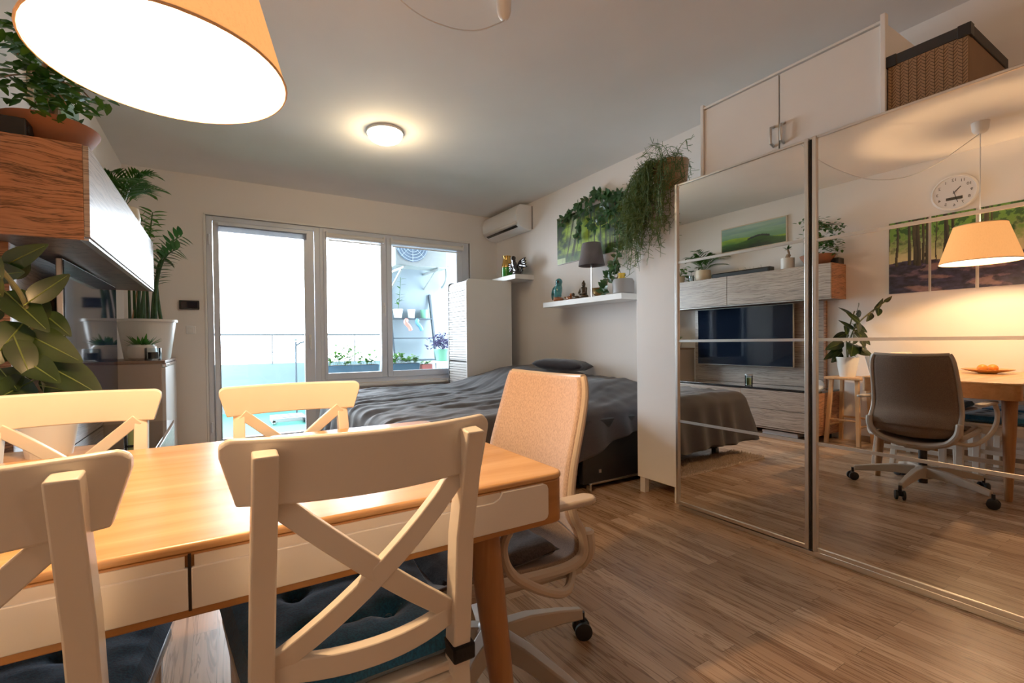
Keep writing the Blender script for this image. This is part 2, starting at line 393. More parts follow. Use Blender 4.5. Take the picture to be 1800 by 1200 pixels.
# window with two sashes
wn = sroot('window_1', (1.8, FY, WZ0))
b = MB(); b.box(WM, .962, FY, FY+.07, WZ0, WZ1); b.box(2.615, WX1, FY, FY+.07, WZ0, WZ1); b.box(.962, 2.615, FY, FY+.07, 2.235, WZ1); b.box(.962, 2.615, FY, FY+.07, WZ0, .655); b.box(1.636, 1.664, FY, FY+.07, .655, 2.235)
b.build('window_frame', 'upvc', wn, bevel=.004)
for (x0, x1, g0, g1) in ((.958, 1.648, .992, 1.582), (1.652, 2.618, 1.712, 2.545)):
    b = MB(); z0, z1, h0, h1 = .658, 2.237, .724, 2.170
    b.box(x0, g0, FY-.02, FY+.05, z0, z1); b.box(g1, x1, FY-.02, FY+.05, z0, z1); b.box(g0, g1, FY-.02, FY+.05, z0, h0); b.box(g0, g1, FY-.02, FY+.05, h1, z1)
    s = b.build('sash', 'upvc', wn, bevel=.006)
    MB().box(g0-.003, g1+.003, FY+.012, FY+.02, h0-.003, h1+.003).build('glass_pane', 'glass', s, smooth=False)
b = MB(); b.box(1.607, 1.627, FY-.03, FY-.02, 1.38, 1.50); b.tube([(1.617, FY-.03, 1.46), (1.617, FY-.06, 1.46), (1.617, FY-.062, 1.45), (1.617, FY-.062, 1.35)], .008, 8)
b.build('window_handle', 'plastic', wn)
o = MB().box(WM-.01, WX1+.03, YB-.13, YB+.02, .575, .60).build('trim_1', 'white', bevel=.006); struct(o, 'white window sill board above the bed')
b = MB(); t = .018
b.box(WX1, WX1+t, YB-.006, YB+.02, WZ0, WZ1+t); b.box(WX0-t, WX1, YB-.006, YB+.02, WZ1, WZ1+t); b.box(WX0-t, WX0, YB-.006, YB+.02, 0, WZ1)
o = b.build('trim_2', 'white', bevel=.003); struct(o, 'narrow white casing around the balcony door and window')

# blinds
t = thing('venetian_blind', 'raised grey venetian blind at the top of the balcony door', 'blind', (.4, FY-.02, 2.13))
MB().box(-.012, .79, FY-.062, FY-.024, 2.185, 2.215).build('headrail', 'upvc', t, bevel=.003)
b = MB()
for k in range(9): b.box(-.008, .785, FY-.058, FY-.028, 2.128+k*.0062, 2.1305+k*.0062)
b.build('slats', M('grey_blind_slats', (.28, .31, .38), .5), t, smooth=False)
for i, (x0, x1, lab) in enumerate(((.99, 1.60, 'rolled-up white roller blind over the left window sash'), (1.70, 2.60, 'rolled-up white roller blind over the right window sash, nearest the corner'))):
    t = thing('roller_blind', lab, 'blind', ((x0+x1)/2, FY-.06, 2.2))
    MB().tube([(x0, FY-.055, 2.195), (x1, FY-.055, 2.195)], .026, 16).build('roll', 'white', t)
    MB().box(x0-.012, x0, FY-.085, FY-.02, 2.165, 2.235).build('bracket', 'plastic', t, bevel=.003); MB().box(x1, x1+.012, FY-.085, FY-.02, 2.165, 2.235).build('bracket', 'plastic', t, bevel=.003)
    MB().tube([(x0+.02, FY-.03, 2.15), (x1-.02, FY-.03, 2.15)], .008, 8).build('bottom_bar', 'plastic', t)

# ------------------------------------------------------------ terrace outside
o = MB().box(-2.5, 5, YB+.35, 8.1, -.08, -.01).build('balcony_floor', 'deck', smooth=False); struct(o)
o = MB().box(-2.5, 5, 7.95, 8.1, -.01, .74).build('balcony_parapet', 'parapet', smooth=False); struct(o)
b = MB(); b.tube([(-2.4, 7.95, 1.2), (4.9, 7.95, 1.2)], .018, 8); b.tube([(-2.4, 7.95, .92), (4.9, 7.95, .92)], .008, 6)
for k in range(6): b.tube([(-1.9+k*1.3, 7.95, .74), (-1.9+k*1.3, 7.95, 1.2)], .012, 6)
o = b.build('balcony_railing', 'rail'); struct(o)
o = MB().box(2.10, 5, 6.55, 6.7, -.01, 3.0).build('balcony_wall', 'outwall', smooth=False); struct(o)
o = MB().box(-2.5, 5, YB+.35, 6.6, 2.62, 2.76).build('balcony_soffit', 'outwall', smooth=False); struct(o)
# outdoor air conditioner
t = thing('outdoor_air_conditioner', 'white outdoor air conditioner with a round fan grille, on brackets outside the window', 'air conditioner', (2.45, 6.1, 2.1))
mt['outplastic'] = M('outdoor_unit_enamel', (.26, .28, .28), .5)
MB().box(2.08, 2.86, 6.0, 6.30, 2.11, 2.68).build('casing', 'outplastic', t, bevel=.012)
b = MB(); c = V((2.32, 5.985, 2.40))
b.lathe([(.0, 0), (.235, 0), (.235, .01), (0, .01)], c, 40, axis=(0, -1, 0)); b.build('fan_recess', 'outgrey', t)
b = MB()
for r in (.06, .10, .14, .18, .22): b.tube([c+V((r*cos(a*pi/20), -.02, r*sin(a*pi/20))) for a in range(41)], .0035, 5)
for k in range(8): b.tube([c+V((.04*cos(k*pi/4), -.02, .04*sin(k*pi/4))), c+V((.235*cos(k*pi/4), -.015, .235*sin(k*pi/4)))], .0035, 5)
b.build('fan_grille', M('pale_grille_wire', (.45, .52, .6), .4), t)
MB().lathe([(0, 0), (.045, 0), (.04, .012), (0, .014)], c+V((0, -.012, 0)), 20, axis=(0, -1, 0)).build('fan_hub', 'plastic', t)
for x in (2.2, 2.72):
    MB().bar((x, 6.55, 2.09), (x, 5.98, 2.09), .03, .03).build('bracket', 'outplastic', t); MB().bar((x, 6.54, 1.86), (x, 6.1, 2.075), .025, .025).build('bracket_strut', 'outplastic', t)
b = MB(); b.box(2.86, 2.93, 6.05, 6.25, 2.16, 2.42); b.tube(bez((2.9, 6.15, 2.2), (2.98, 6.2, 1.95), (3.0, 6.5, 1.9)), .02, 8); b.build('valve_cover', 'outplastic', t, bevel=.006)
# ladder shelf
t = thing('ladder_shelf', 'dark ladder shelf leaning on the terrace wall outside the window', 'shelf', (2.45, 6.35, 0))
for x in (2.15, 2.80):
    MB().bar((x, 6.10, -.01), (x, 6.535, 1.78), .03, .045, (0, 1, 0)).build('side_rail', 'steel', t, bevel=.003)
for z, d in ((1.41, .16), (1.12, .14), (.80, .26), (.42, .32)):
    y = 6.10 + .435*(z+.01)/1.79
    MB().box(2.165, 2.785, y-d+.1, min(y+.1, 6.545), z-.015, z).build('shelf_board', 'steel', t, bevel=.002)
for i, (x, w, col, lab) in enumerate(((2.26, .075, 'whitepot', 'leftmost white flower pot on the ladder shelf, trailing a thin stem'), (2.47, .06, 'whitepot', 'middle small white pot on the ladder shelf'), (2.68, .065, 'mint', 'pale mint pot on the ladder shelf, beside the right rail'))):
    MBo = MB().lathe([(0, 0), (w*.75, 0), (w, .13), (w*.9, .13), (w*.8, .02), (0, .02)], (x, 6.45, 1.41), 20).build('flower_pot', col); tag(MBo, lab, 'pot')
for x, m_, lab in ((2.36, 'pink', 'coral pink hanging tube ornament under the ladder shelf'), (2.53, 'bluecup', 'blue hanging tube ornament under the ladder shelf')):
    o = MB().tube(spline([(x, 6.34, 1.385), (x-.03, 6.31, 1.34), (x+.02, 6.30, 1.28), (x+.045, 6.30, 1.22)]), [.01]+[.03]*17+[.008], 8).build('hanging_ornament', m_); tag(o, lab, 'ornament')
b = MB(); sp = spline([(2.26, 6.45, 1.50), (2.30, 6.47, 1.75), (2.33, 6.5, 2.02)]); b.tube(sp, .004, 5)
for k in range(14):
    p = sp[3+k % 9]; a = random.uniform(0, 6.28); b.leaf(p, p+V((.09*cos(a), -.03, .05*sin(a))), .035)
o = b.build('climbing_stem', 'leaf'); tag(o, 'thin leafy stem climbing from the ladder shelf pots to the air conditioner', 'plant')
# planters
def bushy(name_root, lab, cat, x0, x1, y, z, n, hmin, hmax, potmat, leafm, lw=.035, potw=.14, poth=.09):
    t = thing(name_root, lab, cat, ((x0+x1)/2, y, z-poth))
    MB().prism([(x0+.01, z-poth), (x1-.01, z-poth), (x1, z), (x0, z)], 1, y-potw/2, y+potw/2).build('planter_box', potmat, t, bevel=.006)
    MB().box(x0+.012, x1-.012, y-potw/2+.01, y+potw/2-.01, z-.01, z+.003).build('soil', 'soil', t)
    b = MB()
    for k in range(n):
        x = random.uniform(x0+.02, x1-.02); yy = y+random.uniform(-.05, .05); h = random.uniform(hmin, hmax)
        top = V((x+random.uniform(-.05, .05), yy+random.uniform(-.04, .04), z+h)); b.tube([(x, yy, z), top], .002, 4)
        for j in range(5):
            p = V((x, yy, z)).lerp(top, random.uniform(.3, 1)); a = random.uniform(0, 6.28)
            b.leaf(p, p+V((.055*cos(a), .055*sin(a), random.uniform(-.01, .04))), lw)
    b.build('foliage', leafm, t); return t
bushy('window_planter', 'dark planter box of leafy green herbs outside the left window sash', 'planter', 1.0, 1.70, 5.62, .78, 55, .04, .26, 'navyplanter', 'leafbright')
bushy('window_planter', 'dark planter box of low greens outside the right window sash', 'planter', 1.78, 2.24, 5.62, .78, 40, .03, .14, 'navyplanter', 'leafbright')
bushy('window_planter', 'small red-brown planter outside the window, beside the white plant stand', 'planter', 2.26, 2.42, 5.62, .76, 4, .01, .03, 'redpot', 'leafbright')
t = thing('plant_stand', 'white slatted plant stand outside the window under the mint pot', 'stand', (2.62, 5.85, 0))
MB().box(2.44, 2.92, 5.72, 6.0, .765, .785).build('stand_top', 'white', t)
b = MB()
for k in range(9): b.box(2.45+k*.052, 2.475+k*.052, 5.73, 5.745, .55, .765)
b.build('slats', 'white', t)
for x in (2.46, 2.88):
    for y in (5.75, 5.97): MB().box(x, x+.025, y-.012, y+.012, -.01, .765).build('leg', 'white', t)
t = thing('potted_purple_plant', 'bushy purple plant in a mint green pot outside the window', 'plant', (2.70, 5.86, .785))
MB().lathe([(0, 0), (.085, 0), (.115, .15), (.12, .15), (.12, .165), (.10, .165), (.09, .03), (0, .03)], (2.70, 5.86, .785), 24).build('pot', 'mint', t)
b = MB()
for k in range(240):
    a = random.uniform(0, 6.28); e = random.uniform(-.2, 1.4); r = random.uniform(.08, .26); p = V((2.70+r*cos(a)*cos(e), 5.86+r*sin(a)*cos(e)*.6, .98+abs(r)*sin(e)*.75))
    a2 = random.uniform(0, 6.28); b.leaf(p, p+V((.045*cos(a2), .045*sin(a2), .03)), .03, seg=3)
for k in range(14):
    a = random.uniform(0, 6.28); b.tube([(2.70, 5.86, .94), (2.70+.18*cos(a), 5.86+.1*sin(a), 1.08)], .003, 4)
b.build('foliage', 'purple', t)
t = thing('drying_stand', 'thin dark pole stand with a short side arm on the terrace', 'stand', (.93, 7.05, 0))
MB().tube([(.93, 7.05, 0), (.93, 7.05, 1.08)], .014, 8).build('pole', 'steel', t)
MB().tube([(.93, 7.05, 1.02), (.99, 7.05, 1.06), (1.12, 7.05, 1.10)], .012, 8).build('arm', 'steel', t)
MB().lathe([(0, -.01), (.13, -.01), (.13, .02), (.05, .04), (0, .04)], (.93, 7.05, 0), 24).build('foot', 'steel', t)
MB().ball((.92, 7.05, 1.12), .035, 10).build('knob', 'greypot', t)
t = thing('folded_airer', 'grey folded metal rack lying on the green terrace floor', 'rack', (.78, 6.72, 0))
b = MB()
for k in range(4): b.box(.56, .98, 6.50+k*.12, 6.53+k*.12, .02, .07)
b.box(.56, .60, 6.50, 6.89, .0, .05); b.box(.94, .98, 6.50, 6.89, 0, .05); b.build('frame', 'greypot', t, bevel=.004)
MB().tube([(.93, 6.46, .04), (1.0, 6.46, .04)], .035, 12).build('wheel', 'dark', t)

# ------------------------------------------------------------ thermostat and switch on the back wall
t = thing('wall_display', 'black rectangular display on the back wall left of the balcony door', 'thermostat', (-.255, YB, 1.417))
MB().box(-.335, -.175, YB-.022, YB, 1.375, 1.46).build('case', 'dark', t, bevel=.006)
MB().box(-.318, -.192, YB-.0235, YB-.021, 1.388, 1.447).build('screen', 'screen', t)
t = thing('wall_switch', 'small white wall switch below the black display', 'switch', (-.247, YB, 1.185))
MB().box(-.285, -.21, YB-.01, YB, 1.148, 1.222).build('plate', 'plastic', t, bevel=.003)
MB().box(-.272, -.223, YB-.014, YB-.009, 1.161, 1.209).build('rocker', 'white', t, bevel=.002)

# ------------------------------------------------------------ ceiling lights and pendant
LX, LY = -.085, 1.13
t = thing('ceiling_lamp', 'round white dome ceiling lamp glowing in the middle of the ceiling', 'lamp', (1.10, 3.37, ZC))
MB().lathe([(0, 0), (.135, 0), (.135, -.018), (0, -.018)], (1.10, 3.37, ZC), 40).build('base_ring', 'plastic', t)
MB().lathe([(.130, -.018), (.128, -.035), (.112, -.058), (.08, -.075), (.04, -.083), (0, -.085)], (1.10, 3.37, ZC), 40).build('dome', 'dome', t)
t = thing('pendant_lamp', 'large beige cloth drum pendant lamp glowing above the dining table', 'lamp', (LX, LY, 1.6))
zs0, zs1, r0, r1 = 1.60, 1.875, .222, .143
MB().open_lathe([(r0, 0), (r1, zs1-zs0)], (LX, LY, zs0), 64).build('lamp_shade', 'shade', t)
MB().open_lathe([(r0-.004, .002), (r1-.003, zs1-zs0-.002)], (LX, LY, zs0), 64).build('shade_lining', 'lining', t)
mt['trim'] = M('beige_trim', (.62, .42, .26), .7)
MB().tube([(LX+(r0-.001)*cos(a*pi/24), LY+(r0-.001)*sin(a*pi/24), zs0) for a in range(49)], .0028, 6).build('lower_rim', 'trim', t)
b = MB(); b.tube([(LX+(r1-.001)*cos(a*pi/24), LY+(r1-.001)*sin(a*pi/24), zs1) for a in range(49)], .0028, 6)
for k in range(3): b.tube([(LX, LY, zs1-.03), (LX+r1*cos(k*2.094), LY+r1*sin(k*2.094), zs1-.002)], .002, 5)
b.build('upper_rim', 'trim', t)
MB().lathe([(0, 0), (.022, 0), (.024, .055), (.012, .07), (0, .07)], (LX, LY, zs1-.055), 16).build('socket', 'plastic', t)
MB().ball((LX, LY, 1.775), .042, 18, (1, 1, 1.1)).build('bulb', 'bulb', t)
MB().tube([(LX, LY, zs1), (LX, LY, 2.56)], .0035, 6).build('cord', 'plastic', t)
MB().lathe([(0, 0), (.018, 0), (.035, .01), (.045, .03), (.05, .085), (0, .085)], (LX, LY, ZC-.085), 24).build('canopy', 'plastic', t)
RX, RY = 1.165, 1.80
o = MB().lathe([(0, 0), (.010, 0), (.020, .008), (.028, .022), (.033, .045), (.035, .107), (0, .107)], (RX, RY, ZC-.085-.022), 24).build('ceiling_rose', 'plastic'); tag(o, 'small white plastic ceiling rose where the looped lamp cord starts', 'ceiling rose')
sw = [(RX, RY, 2.533), (1.13, 1.785, 2.50), (.98, 1.74, 2.39), (.80, 1.66, 2.30), (.60, 1.55, 2.235), (.40, 1.42, 2.24), (.20, 1.30, 2.33), (.05, 1.19, 2.46), (LX, LY, 2.56)]
o = MB().tube(spline(sw, 7), .0032, 6).build('lamp_cord', 'plastic'); tag(o, 'thin white cord looped under the ceiling from the rose to the pendant', 'cord')

# ------------------------------------------------------------ dining table
TX0, TX1, TY0, TY1 = -.735, .662, .785, 1.585
t = thing('dining_table', 'wooden dining table with white front drawers and splayed legs', 'table', ((TX0+TX1)/2, (TY0+TY1)/2, 0))
MB().prism(rrect(TX0, TX1, TY0, TY1, .035), 2, .738, .752).build('tabletop', 'tabletop', t, bevel=.006, seg=3)
b = MB(); b.prism(rrect(TX0+.002, TX1-.002, TY0+.002, TY1-.002, .034), 2, .643, .738)
b.build('apron', 'tableend', t, bevel=.003, seg=3)
for x0, x1, n0, n1 in ((-.70, -.0475, -.60, -.0475), (-.0435, .607, -.0435, .49)):
    d = None
    z0, z1, zn = .657, .7355, .718
    yf = TY0-.004
    # drawer face with a long finger recess along its top edge
    if x0 < -.5: poly = [(x0+.012, z0), (x1, z0), (x1, zn), (n0+.02, zn), (n0, z1), (x0+.012, z1), (x0+.003, z1-.004), (x0, z1-.012), (x0, z0+.012), (x0+.003, z0+.004)]
    else: poly = [(x0, z0), (x1-.012, z0), (x1-.003, z0+.004), (x1, z0+.012), (x1, z1-.012), (x1-.003, z1-.004), (x1-.012, z1), (n1, z1), (n1-.006, zn+.006), (n1-.02, zn), (x0, zn)]
    d = MB().prism(poly, 1, yf, TY0+.004).build('drawer', 'white', t, bevel=.0015)
    MB().box(n0+.004, n1-.004, TY0-.0005, TY0+.003, zn-.001, z1-.001).build('finger_recess', 'whitewarm', d)
for x, s_ in ((-.57, -1), (.487, 1)):
    for y, q in ((.865, -1), (1.505, 1)):
        MB().lathe([(.019, 0), (.024, .2), (.031, .5), (.036, .643)], (0, 0, 0), 24).v
        b = MB(); P0 = V((x+s_*.078, y+q*.012, 0)); P1 = V((x, y, .643))
        b.tube([P0.lerp(P1, k/4) for k in range(5)], [.018, .023, .028, .033, .037], 24)
        b.build('leg', 'legwood', t)
MB().box(-.0475, -.0435, TY0-.003, TY0+.003, .655, .737).build('drawer_gap', 'dark', t)
t = thing('fruit_plate', 'shallow orange fruit plate on the dining table', 'plate', (-.36, 1.15, .752))
MB().lathe([(0, 0), (.05, 0), (.055, .006), (.12, .022), (.145, .032), (.145, .036), (.115, .028), (.05, .012), (0, .01)], (-.36, 1.15, .752), 40).build('dish', 'plate', t)
for x, y, lab in ((-.40, 1.13, 'left orange lying on the orange plate'), (-.33, 1.17, 'right orange lying on the orange plate')):
    o = MB().ball((x, y, .762+.030), .032, 16).build('orange', 'orange'); tag(o, lab, 'fruit')

# ------------------------------------------------------------ cross-back dining chairs
def make_chair(lab):
    t = thing('dining_chair', lab, 'chair', (0, 0, 0), 'white cross-back dining chairs around the table')
    def back(x, z):   # back surface y at height z: bows away from the sitter, leans back
        k = 1-(x/.215)**2
        lean = -.165-(max(z, .45)-.45)/.46*.06
        return lean - .052*max(k, 0)
    # curved top rail
    b = MB(); N = 24; vs = []; fs = []
    prof = []
    xs = [-.2125, -.209, -.204, -.198, -.1925]+[-.1925+.385*k/18 for k in range(1, 18)]+[.1925, .198, .204, .209, .2125]
    N = len(xs)-1
    for x in xs:
        e = abs(x)
        zt = .912 - .010*max(0, (e-.196)/.0165)**2; zb = .818 + (.068*(e-.1925)/.02 if e > .1925 else 0)
        prof.append((x, zb, zt))
    for x, zb, zt in prof:
        for dy, z in ((-.011, zb), (.011, zb), (.012, (zb+zt)/2), (.009, zt-.004), (0, zt), (-.009, zt-.004), (-.012, (zb+zt)/2)):
            vs.append(V((x, back(x, .85)+.018+dy, z)))
    m = 7
    for i in range(N):
        for k in range(m): fs.append((i*m+k, i*m+(k+1) % m, (i+1)*m+(k+1) % m, (i+1)*m+k))
    fs += [tuple(range(m))[::-1], tuple(N*m+k for k in range(m))]
    b.add(vs, fs); b.build('top_rail', 'whitewarm', t, bevel=.003)
    for s_ in (-1, 1):
        b = MB(); X = .160*s_
        pts = [(X*1.09, -.205, 0), (X*1.05, -.178, .30), (X*1.03, -.170, .45), (X, -.200, .70), (X*.985, -.252, .893)]
        for a, c in zip(pts[:-1], pts[1:]): pass
        vs = []; w, d = .017, .019
        for k, p in enumerate(pts):
            ww = w*(1 if k < 4 else .95); dd = d*(.8 if k == 0 else 1 if k < 4 else .85)
            vs += [V((p[0]-ww, p[1]-dd, p[2])), V((p[0]+ww, p[1]-dd, p[2])), V((p[0]+ww, p[1]+dd, p[2]+(.004 if k == 4 else 0))), V((p[0]-ww, p[1]+dd, p[2]+(.004 if k == 4 else 0)))]
        fs = [(0, 3, 2, 1), (16, 17, 18, 19)] + [(i*4+k, i*4+(k+1) % 4, (i+1)*4+(k+1) % 4, (i+1)*4+k) for i in range(4) for k in range(4)]
        b.add(vs, fs); b.build('rear_leg', 'whitewarm', t, bevel=.003)
        b = MB(); b.bar((.175*s_, .195, 0), (.180*s_, .19, .43), .032, .032, (0, 1, 0), .04, .04); b.build('front_leg', 'whitewarm', t, bevel=.003)
        b = MB(); b.bar((.170*s_, -.165, .41), (.178*s_, .18, .41), .02, .055); b.build('side_apron', 'whitewarm', t, bevel=.002)
        b = MB(); b.bar((.172*s_, -.185, .20), (.176*s_, .185, .20), .016, .03); b.build('stretcher', 'whitewarm', t, bevel=.002)
    MB().bar((-.17, .185, .41), (.17, .185, .41), .02, .055).build('front_apron', 'whitewarm', t, bevel=.002)
    MB().bar((-.165, -.170, .405), (.165, -.170, .405), .02, .06).build('rear_apron', 'whitewarm', t, bevel=.002)
    # lower back rail, bowed
    def rail(z, h, name):
        b = MB(); vs = []; fs = []; N = 14
        for i in range(N+1):
            x = -.152+.304*i/N; y = -.172-.042*(1-(x/.155)**2)-.0*(z)
            vs += [V((x, y-.010, z-h/2)), V((x, y+.010, z-h/2)), V((x, y+.010, z+h/2)), V((x, y-.010, z+h/2))]
        for i in range(N):
            for k in range(4): fs.append((i*4+k, i*4+(k+1) % 4, (i+1)*4+(k+1) % 4, (i+1)*4+k))
        fs += [(0, 1, 2, 3)[::-1], tuple(N*4+k for k in range(4))]
        b.add(vs, fs); b.build(name, 'whitewarm', t, bevel=.002)
    rail(.552, .036, 'lower_back_rail')
    for s_ in (-1, 1):   # the X
        b = MB(); vs = []; fs = []; N = 12; A = V((-.150*s_, 0, .822)); B_ = V((.150*s_, 0, .556))
        for i in range(N+1):
            q = i/N; x = A.x+(B_.x-A.x)*q; z = A.z+(B_.z-A.z)*q
            y = (-.172-.042*(1-(x/.155)**2)) - .044*max(0, (z-.55)/.27) + s_*.001
            dx, dz = (B_.z-A.z), -(B_.x-A.x); L = hypot(dx, dz); nx, nz = dx/L*.016, dz/L*.016
            vs += [V((x-nx, y-.009, z-nz)), V((x-nx, y+.009, z-nz)), V((x+nx, y+.009, z+nz)), V((x+nx, y-.009, z+nz))]
        for i in range(N):
            for k in range(4): fs.append((i*4+k, i*4+(k+1) % 4, (i+1)*4+(k+1) % 4, (i+1)*4+k))
        fs += [(3, 2, 1, 0), tuple(N*4+k for k in range(4))]
        b.add(vs, fs); b.build('cross_brace', 'whitewarm', t, bevel=.002)
    b = MB(); b.prism([(-.178, -.17), (.178, -.17), (.215, .21), (.20, .225), (-.20, .225), (-.215, .21)], 2, .437, .455); b.build('seat', 'whitewarm', t, bevel=.004)
    # tufted cushion
    N = 28; dim = [(-.075, -.065), (.075, -.065), (-.08, .085), (.08, .085)]
    def cush(side):
        def f(u, v):
            x = -1+2*u; y = -1+2*v; w = .168+.042*v
            X = w*x*(1.05); Y = .02+.185*y
            e = max(abs(x), abs(y)); edge = sqrt(max(0, 1-e**6))
            h = .036*edge**.6
            if side > 0:
                for dx, dy in dim:
                    r = hypot(X-dx, Y-.02-dy); h -= .020*math.exp(-(r/.022)**2)
                    # creases between tufts
                for dy in (-.065, .085): h -= .006*math.exp(-((Y-.02-dy)/.008)**2)*(1 if abs(X) < .09 else .3)
                h += .003*noise.noise(V((X*30, Y*30, 0)))
                return (X, Y, .478+h)
            return (X, Y, .478-.021*edge**.5)
        return f
    b = MB(); b.grid(cush(1), N, N); b.grid(cush(-1), N, N)
    c = b.build('cushion', 'blue', t)
    for s_ in (-1, 1):
        b = MB(); b.box(.166*s_-.022, .166*s_+.022, -.200, -.145, .465, .495); b.build('strap', 'strap', c, bevel=.004)
    for dx, dy in dim: MB().ball((dx, dy+.02, .497), .007, 8, (1, 1, .5)).build('button', 'blue', c)
    return t
ch = make_chair('white cross-back chair seen from behind in the centre foreground, with a dark blue tufted cushion')
ch.location = (.206, .925, 0)
dup(ch, (-.314, .930, 0), 'white cross-back chair seen from behind at the left picture edge, cut off by it')
dup(ch, (.203, 1.400, 0), 'far-side white cross-back chair facing the camera in front of the balcony door', pi)
dup(ch, (-.372, 1.475, 0), 'far-side white cross-back chair facing the camera in front of the rubber plant stool', pi)

# ------------------------------------------------------------ office chair
OX, OY = .715, 1.215
t = thing('office_chair', 'beige swivel office chair with armrests at the end of the dining table', 'chair', (OX, OY, 0))
prof = [(.942, .930), (.928, .86), (.904, .776), (.876, .68), (.862, .60), (.868, .55), (.893, .505), (.905, .455), (.893, .415), (.850, .395), (.78, .392), (.65, .402), (.52, .412), (.46, .405), (.435, .385)]
wid = [.200, .208, .214, .218, .222, .225, .226, .226, .224, .222, .222, .226, .222, .205, .19]
def prof_at(s):
    s = max(0, min(.9999, s))*(len(prof)-1); i = int(s); k = s-i
    def cr(a, b, c, d, t): return .5*((2*b)+(c-a)*t+(2*a-5*b+4*c-d)*t*t+(3*b-a-3*c+d)*t**3)
    g = lambda j: max(0, min(len(prof)-1, j))
    return (cr(prof[g(i-1)][0], prof[i][0], prof[g(i+1)][0], prof[g(i+2)][0], k), cr(prof[g(i-1)][1], prof[i][1], prof[g(i+1)][1], prof[g(i+2)][1], k),
            cr(wid[g(i-1)], wid[i], wid[g(i+1)], wid[g(i+2)], k))
def shell(s0, s1, off, wsc=1.0, bowk=.035, nu=20, nv=30):
    def f(u, v):
        s = s0+(s1-s0)*v; x, z, w = prof_at(s); x2, z2, _ = prof_at(s+.01); dx, dz = x2-x, z2-z; L = hypot(dx, dz) or 1; nx, nz = -dz/L, dx/L   # points away from the sitter
        q = -1+2*u
        corner = 1.0
        e = s*14
        if s < .07: w *= 1-.06*(1-s/.07)**2
        ww = w*wsc
        bow = bowk*(1-q*q) - .5*bowk
        return (x+nx*(bow+off), OY+q*ww, z+nz*(bow+off))
    return f
# normal points: at the top, going down dx<0, dz<0 -> nx>0 : behind the sitter
BK = .46
b = MB(); b.grid(shell(.0, BK, -.006, .985), 20, 30); b.build('backrest_fabric', 'chairfab', t, solid=.012)
b = MB(); b.grid(shell(.012, .50, .012, .95), 20, 30); b.build('backrest_mesh', 'chairmesh', t, solid=.004)
b = MB(); b.grid(shell(.46, .985, -.004, .97), 20, 30); b.build('seat', 'chairmesh', t, solid=.018)
b = MB()
for sgn in (0, 1):
    f = shell(0, .97, .006); b.tube([V(f(sgn, v/48)) for v in range(49)], [.0115]*10+[.0115+.004*min(1, (k/20)) for k in range(39)], 10)
f = shell(0, .97, .006); b.tube([V(f(u/20, 0)) for u in range(21)], .0105, 10)
b.build('shell_frame', 'beige', t)
# lower U of the shell seen from behind and the seat pan under it
b = MB(); 
pan = spline([(.905, OY-.228, .50), (.915, OY-.215, .42), (.90, OY-.15, .355), (.88, OY, .325), (.90, OY+.15, .355), (.915, OY+.215, .42), (.905, OY+.228, .50)], 8)
b.tube(pan, [.012]+[.019]*(len(pan)-2)+[.012], 10)
b.build('lumbar_frame', 'beige', t)
b = MB(); 
def panf(u, v):
    x = .45+.45*v; q = -1+2*u; return (x, OY+q*(.21-.03*(1-v)), .378-.045*(1-q*q)*(.4+.6*v))
b.grid(panf, 14, 14); b.build('seat_pan', 'beige', t, solid=.02)
MB().box(.62, .84, OY-.07, OY+.07, .29, .345).build('tilt_mechanism', 'beige', t, bevel=.015)
# loose dark cushion on the seat
def cuf(side):
    def f(u, v):
        x = -1+2*u; y = -1+2*v; e = max(abs(x), abs(y)); edge = sqrt(max(0, 1-e**5))
        X = .65+.185*x; Y = OY+.19*y
        return (X, Y, .432 + side*.022*edge**.6 + (.005*noise.noise(V((X*14, Y*22, 3))) if side > 0 else 0) + .012*x)
    return f
b = MB(); b.grid(cuf(1), 22, 22); b.grid(cuf(-1), 22, 22); b.build('seat_cushion', 'cushdark', t)
for s_ in (-1, 1):
    a = MB(); Y = OY
    loop = spline([(.87, Y+s_*.20, .375), (.82, Y+s_*.245, .362), (.75, Y+s_*.285, .385), (.66, Y+s_*.308, .435), (.585, Y+s_*.314, .495), (.565, Y+s_*.312, .56), (.60, Y+s_*.308, .612)], 6)
    n_ = len(loop); a.tube(loop, [.0125]*n_, 10)
    ar = a.build('armrest', 'beige', t)
    p = MB(); p.prism([(x, y) for x, y in rrect(.575, .86, Y+s_*.30-.026, Y+s_*.30+.026, .025)], 2, .612, .630); p.build('arm_pad', 'beige', ar, bevel=.007, seg=3)
MB().tube([(OX, OY, .05), (OX, OY, .125)], .026, 20).build('hub_stem', 'dark', t)
MB().tube([(OX, OY, .12), (OX, OY, .30)], .023, 20).build('gas_lift', 'dark', t)
MB().lathe([(0, .085), (.045, .085), (.05, .10), (.048, .155), (.03, .17), (0, .17)], (OX, OY, 0), 24).build('hub', 'beige', t)
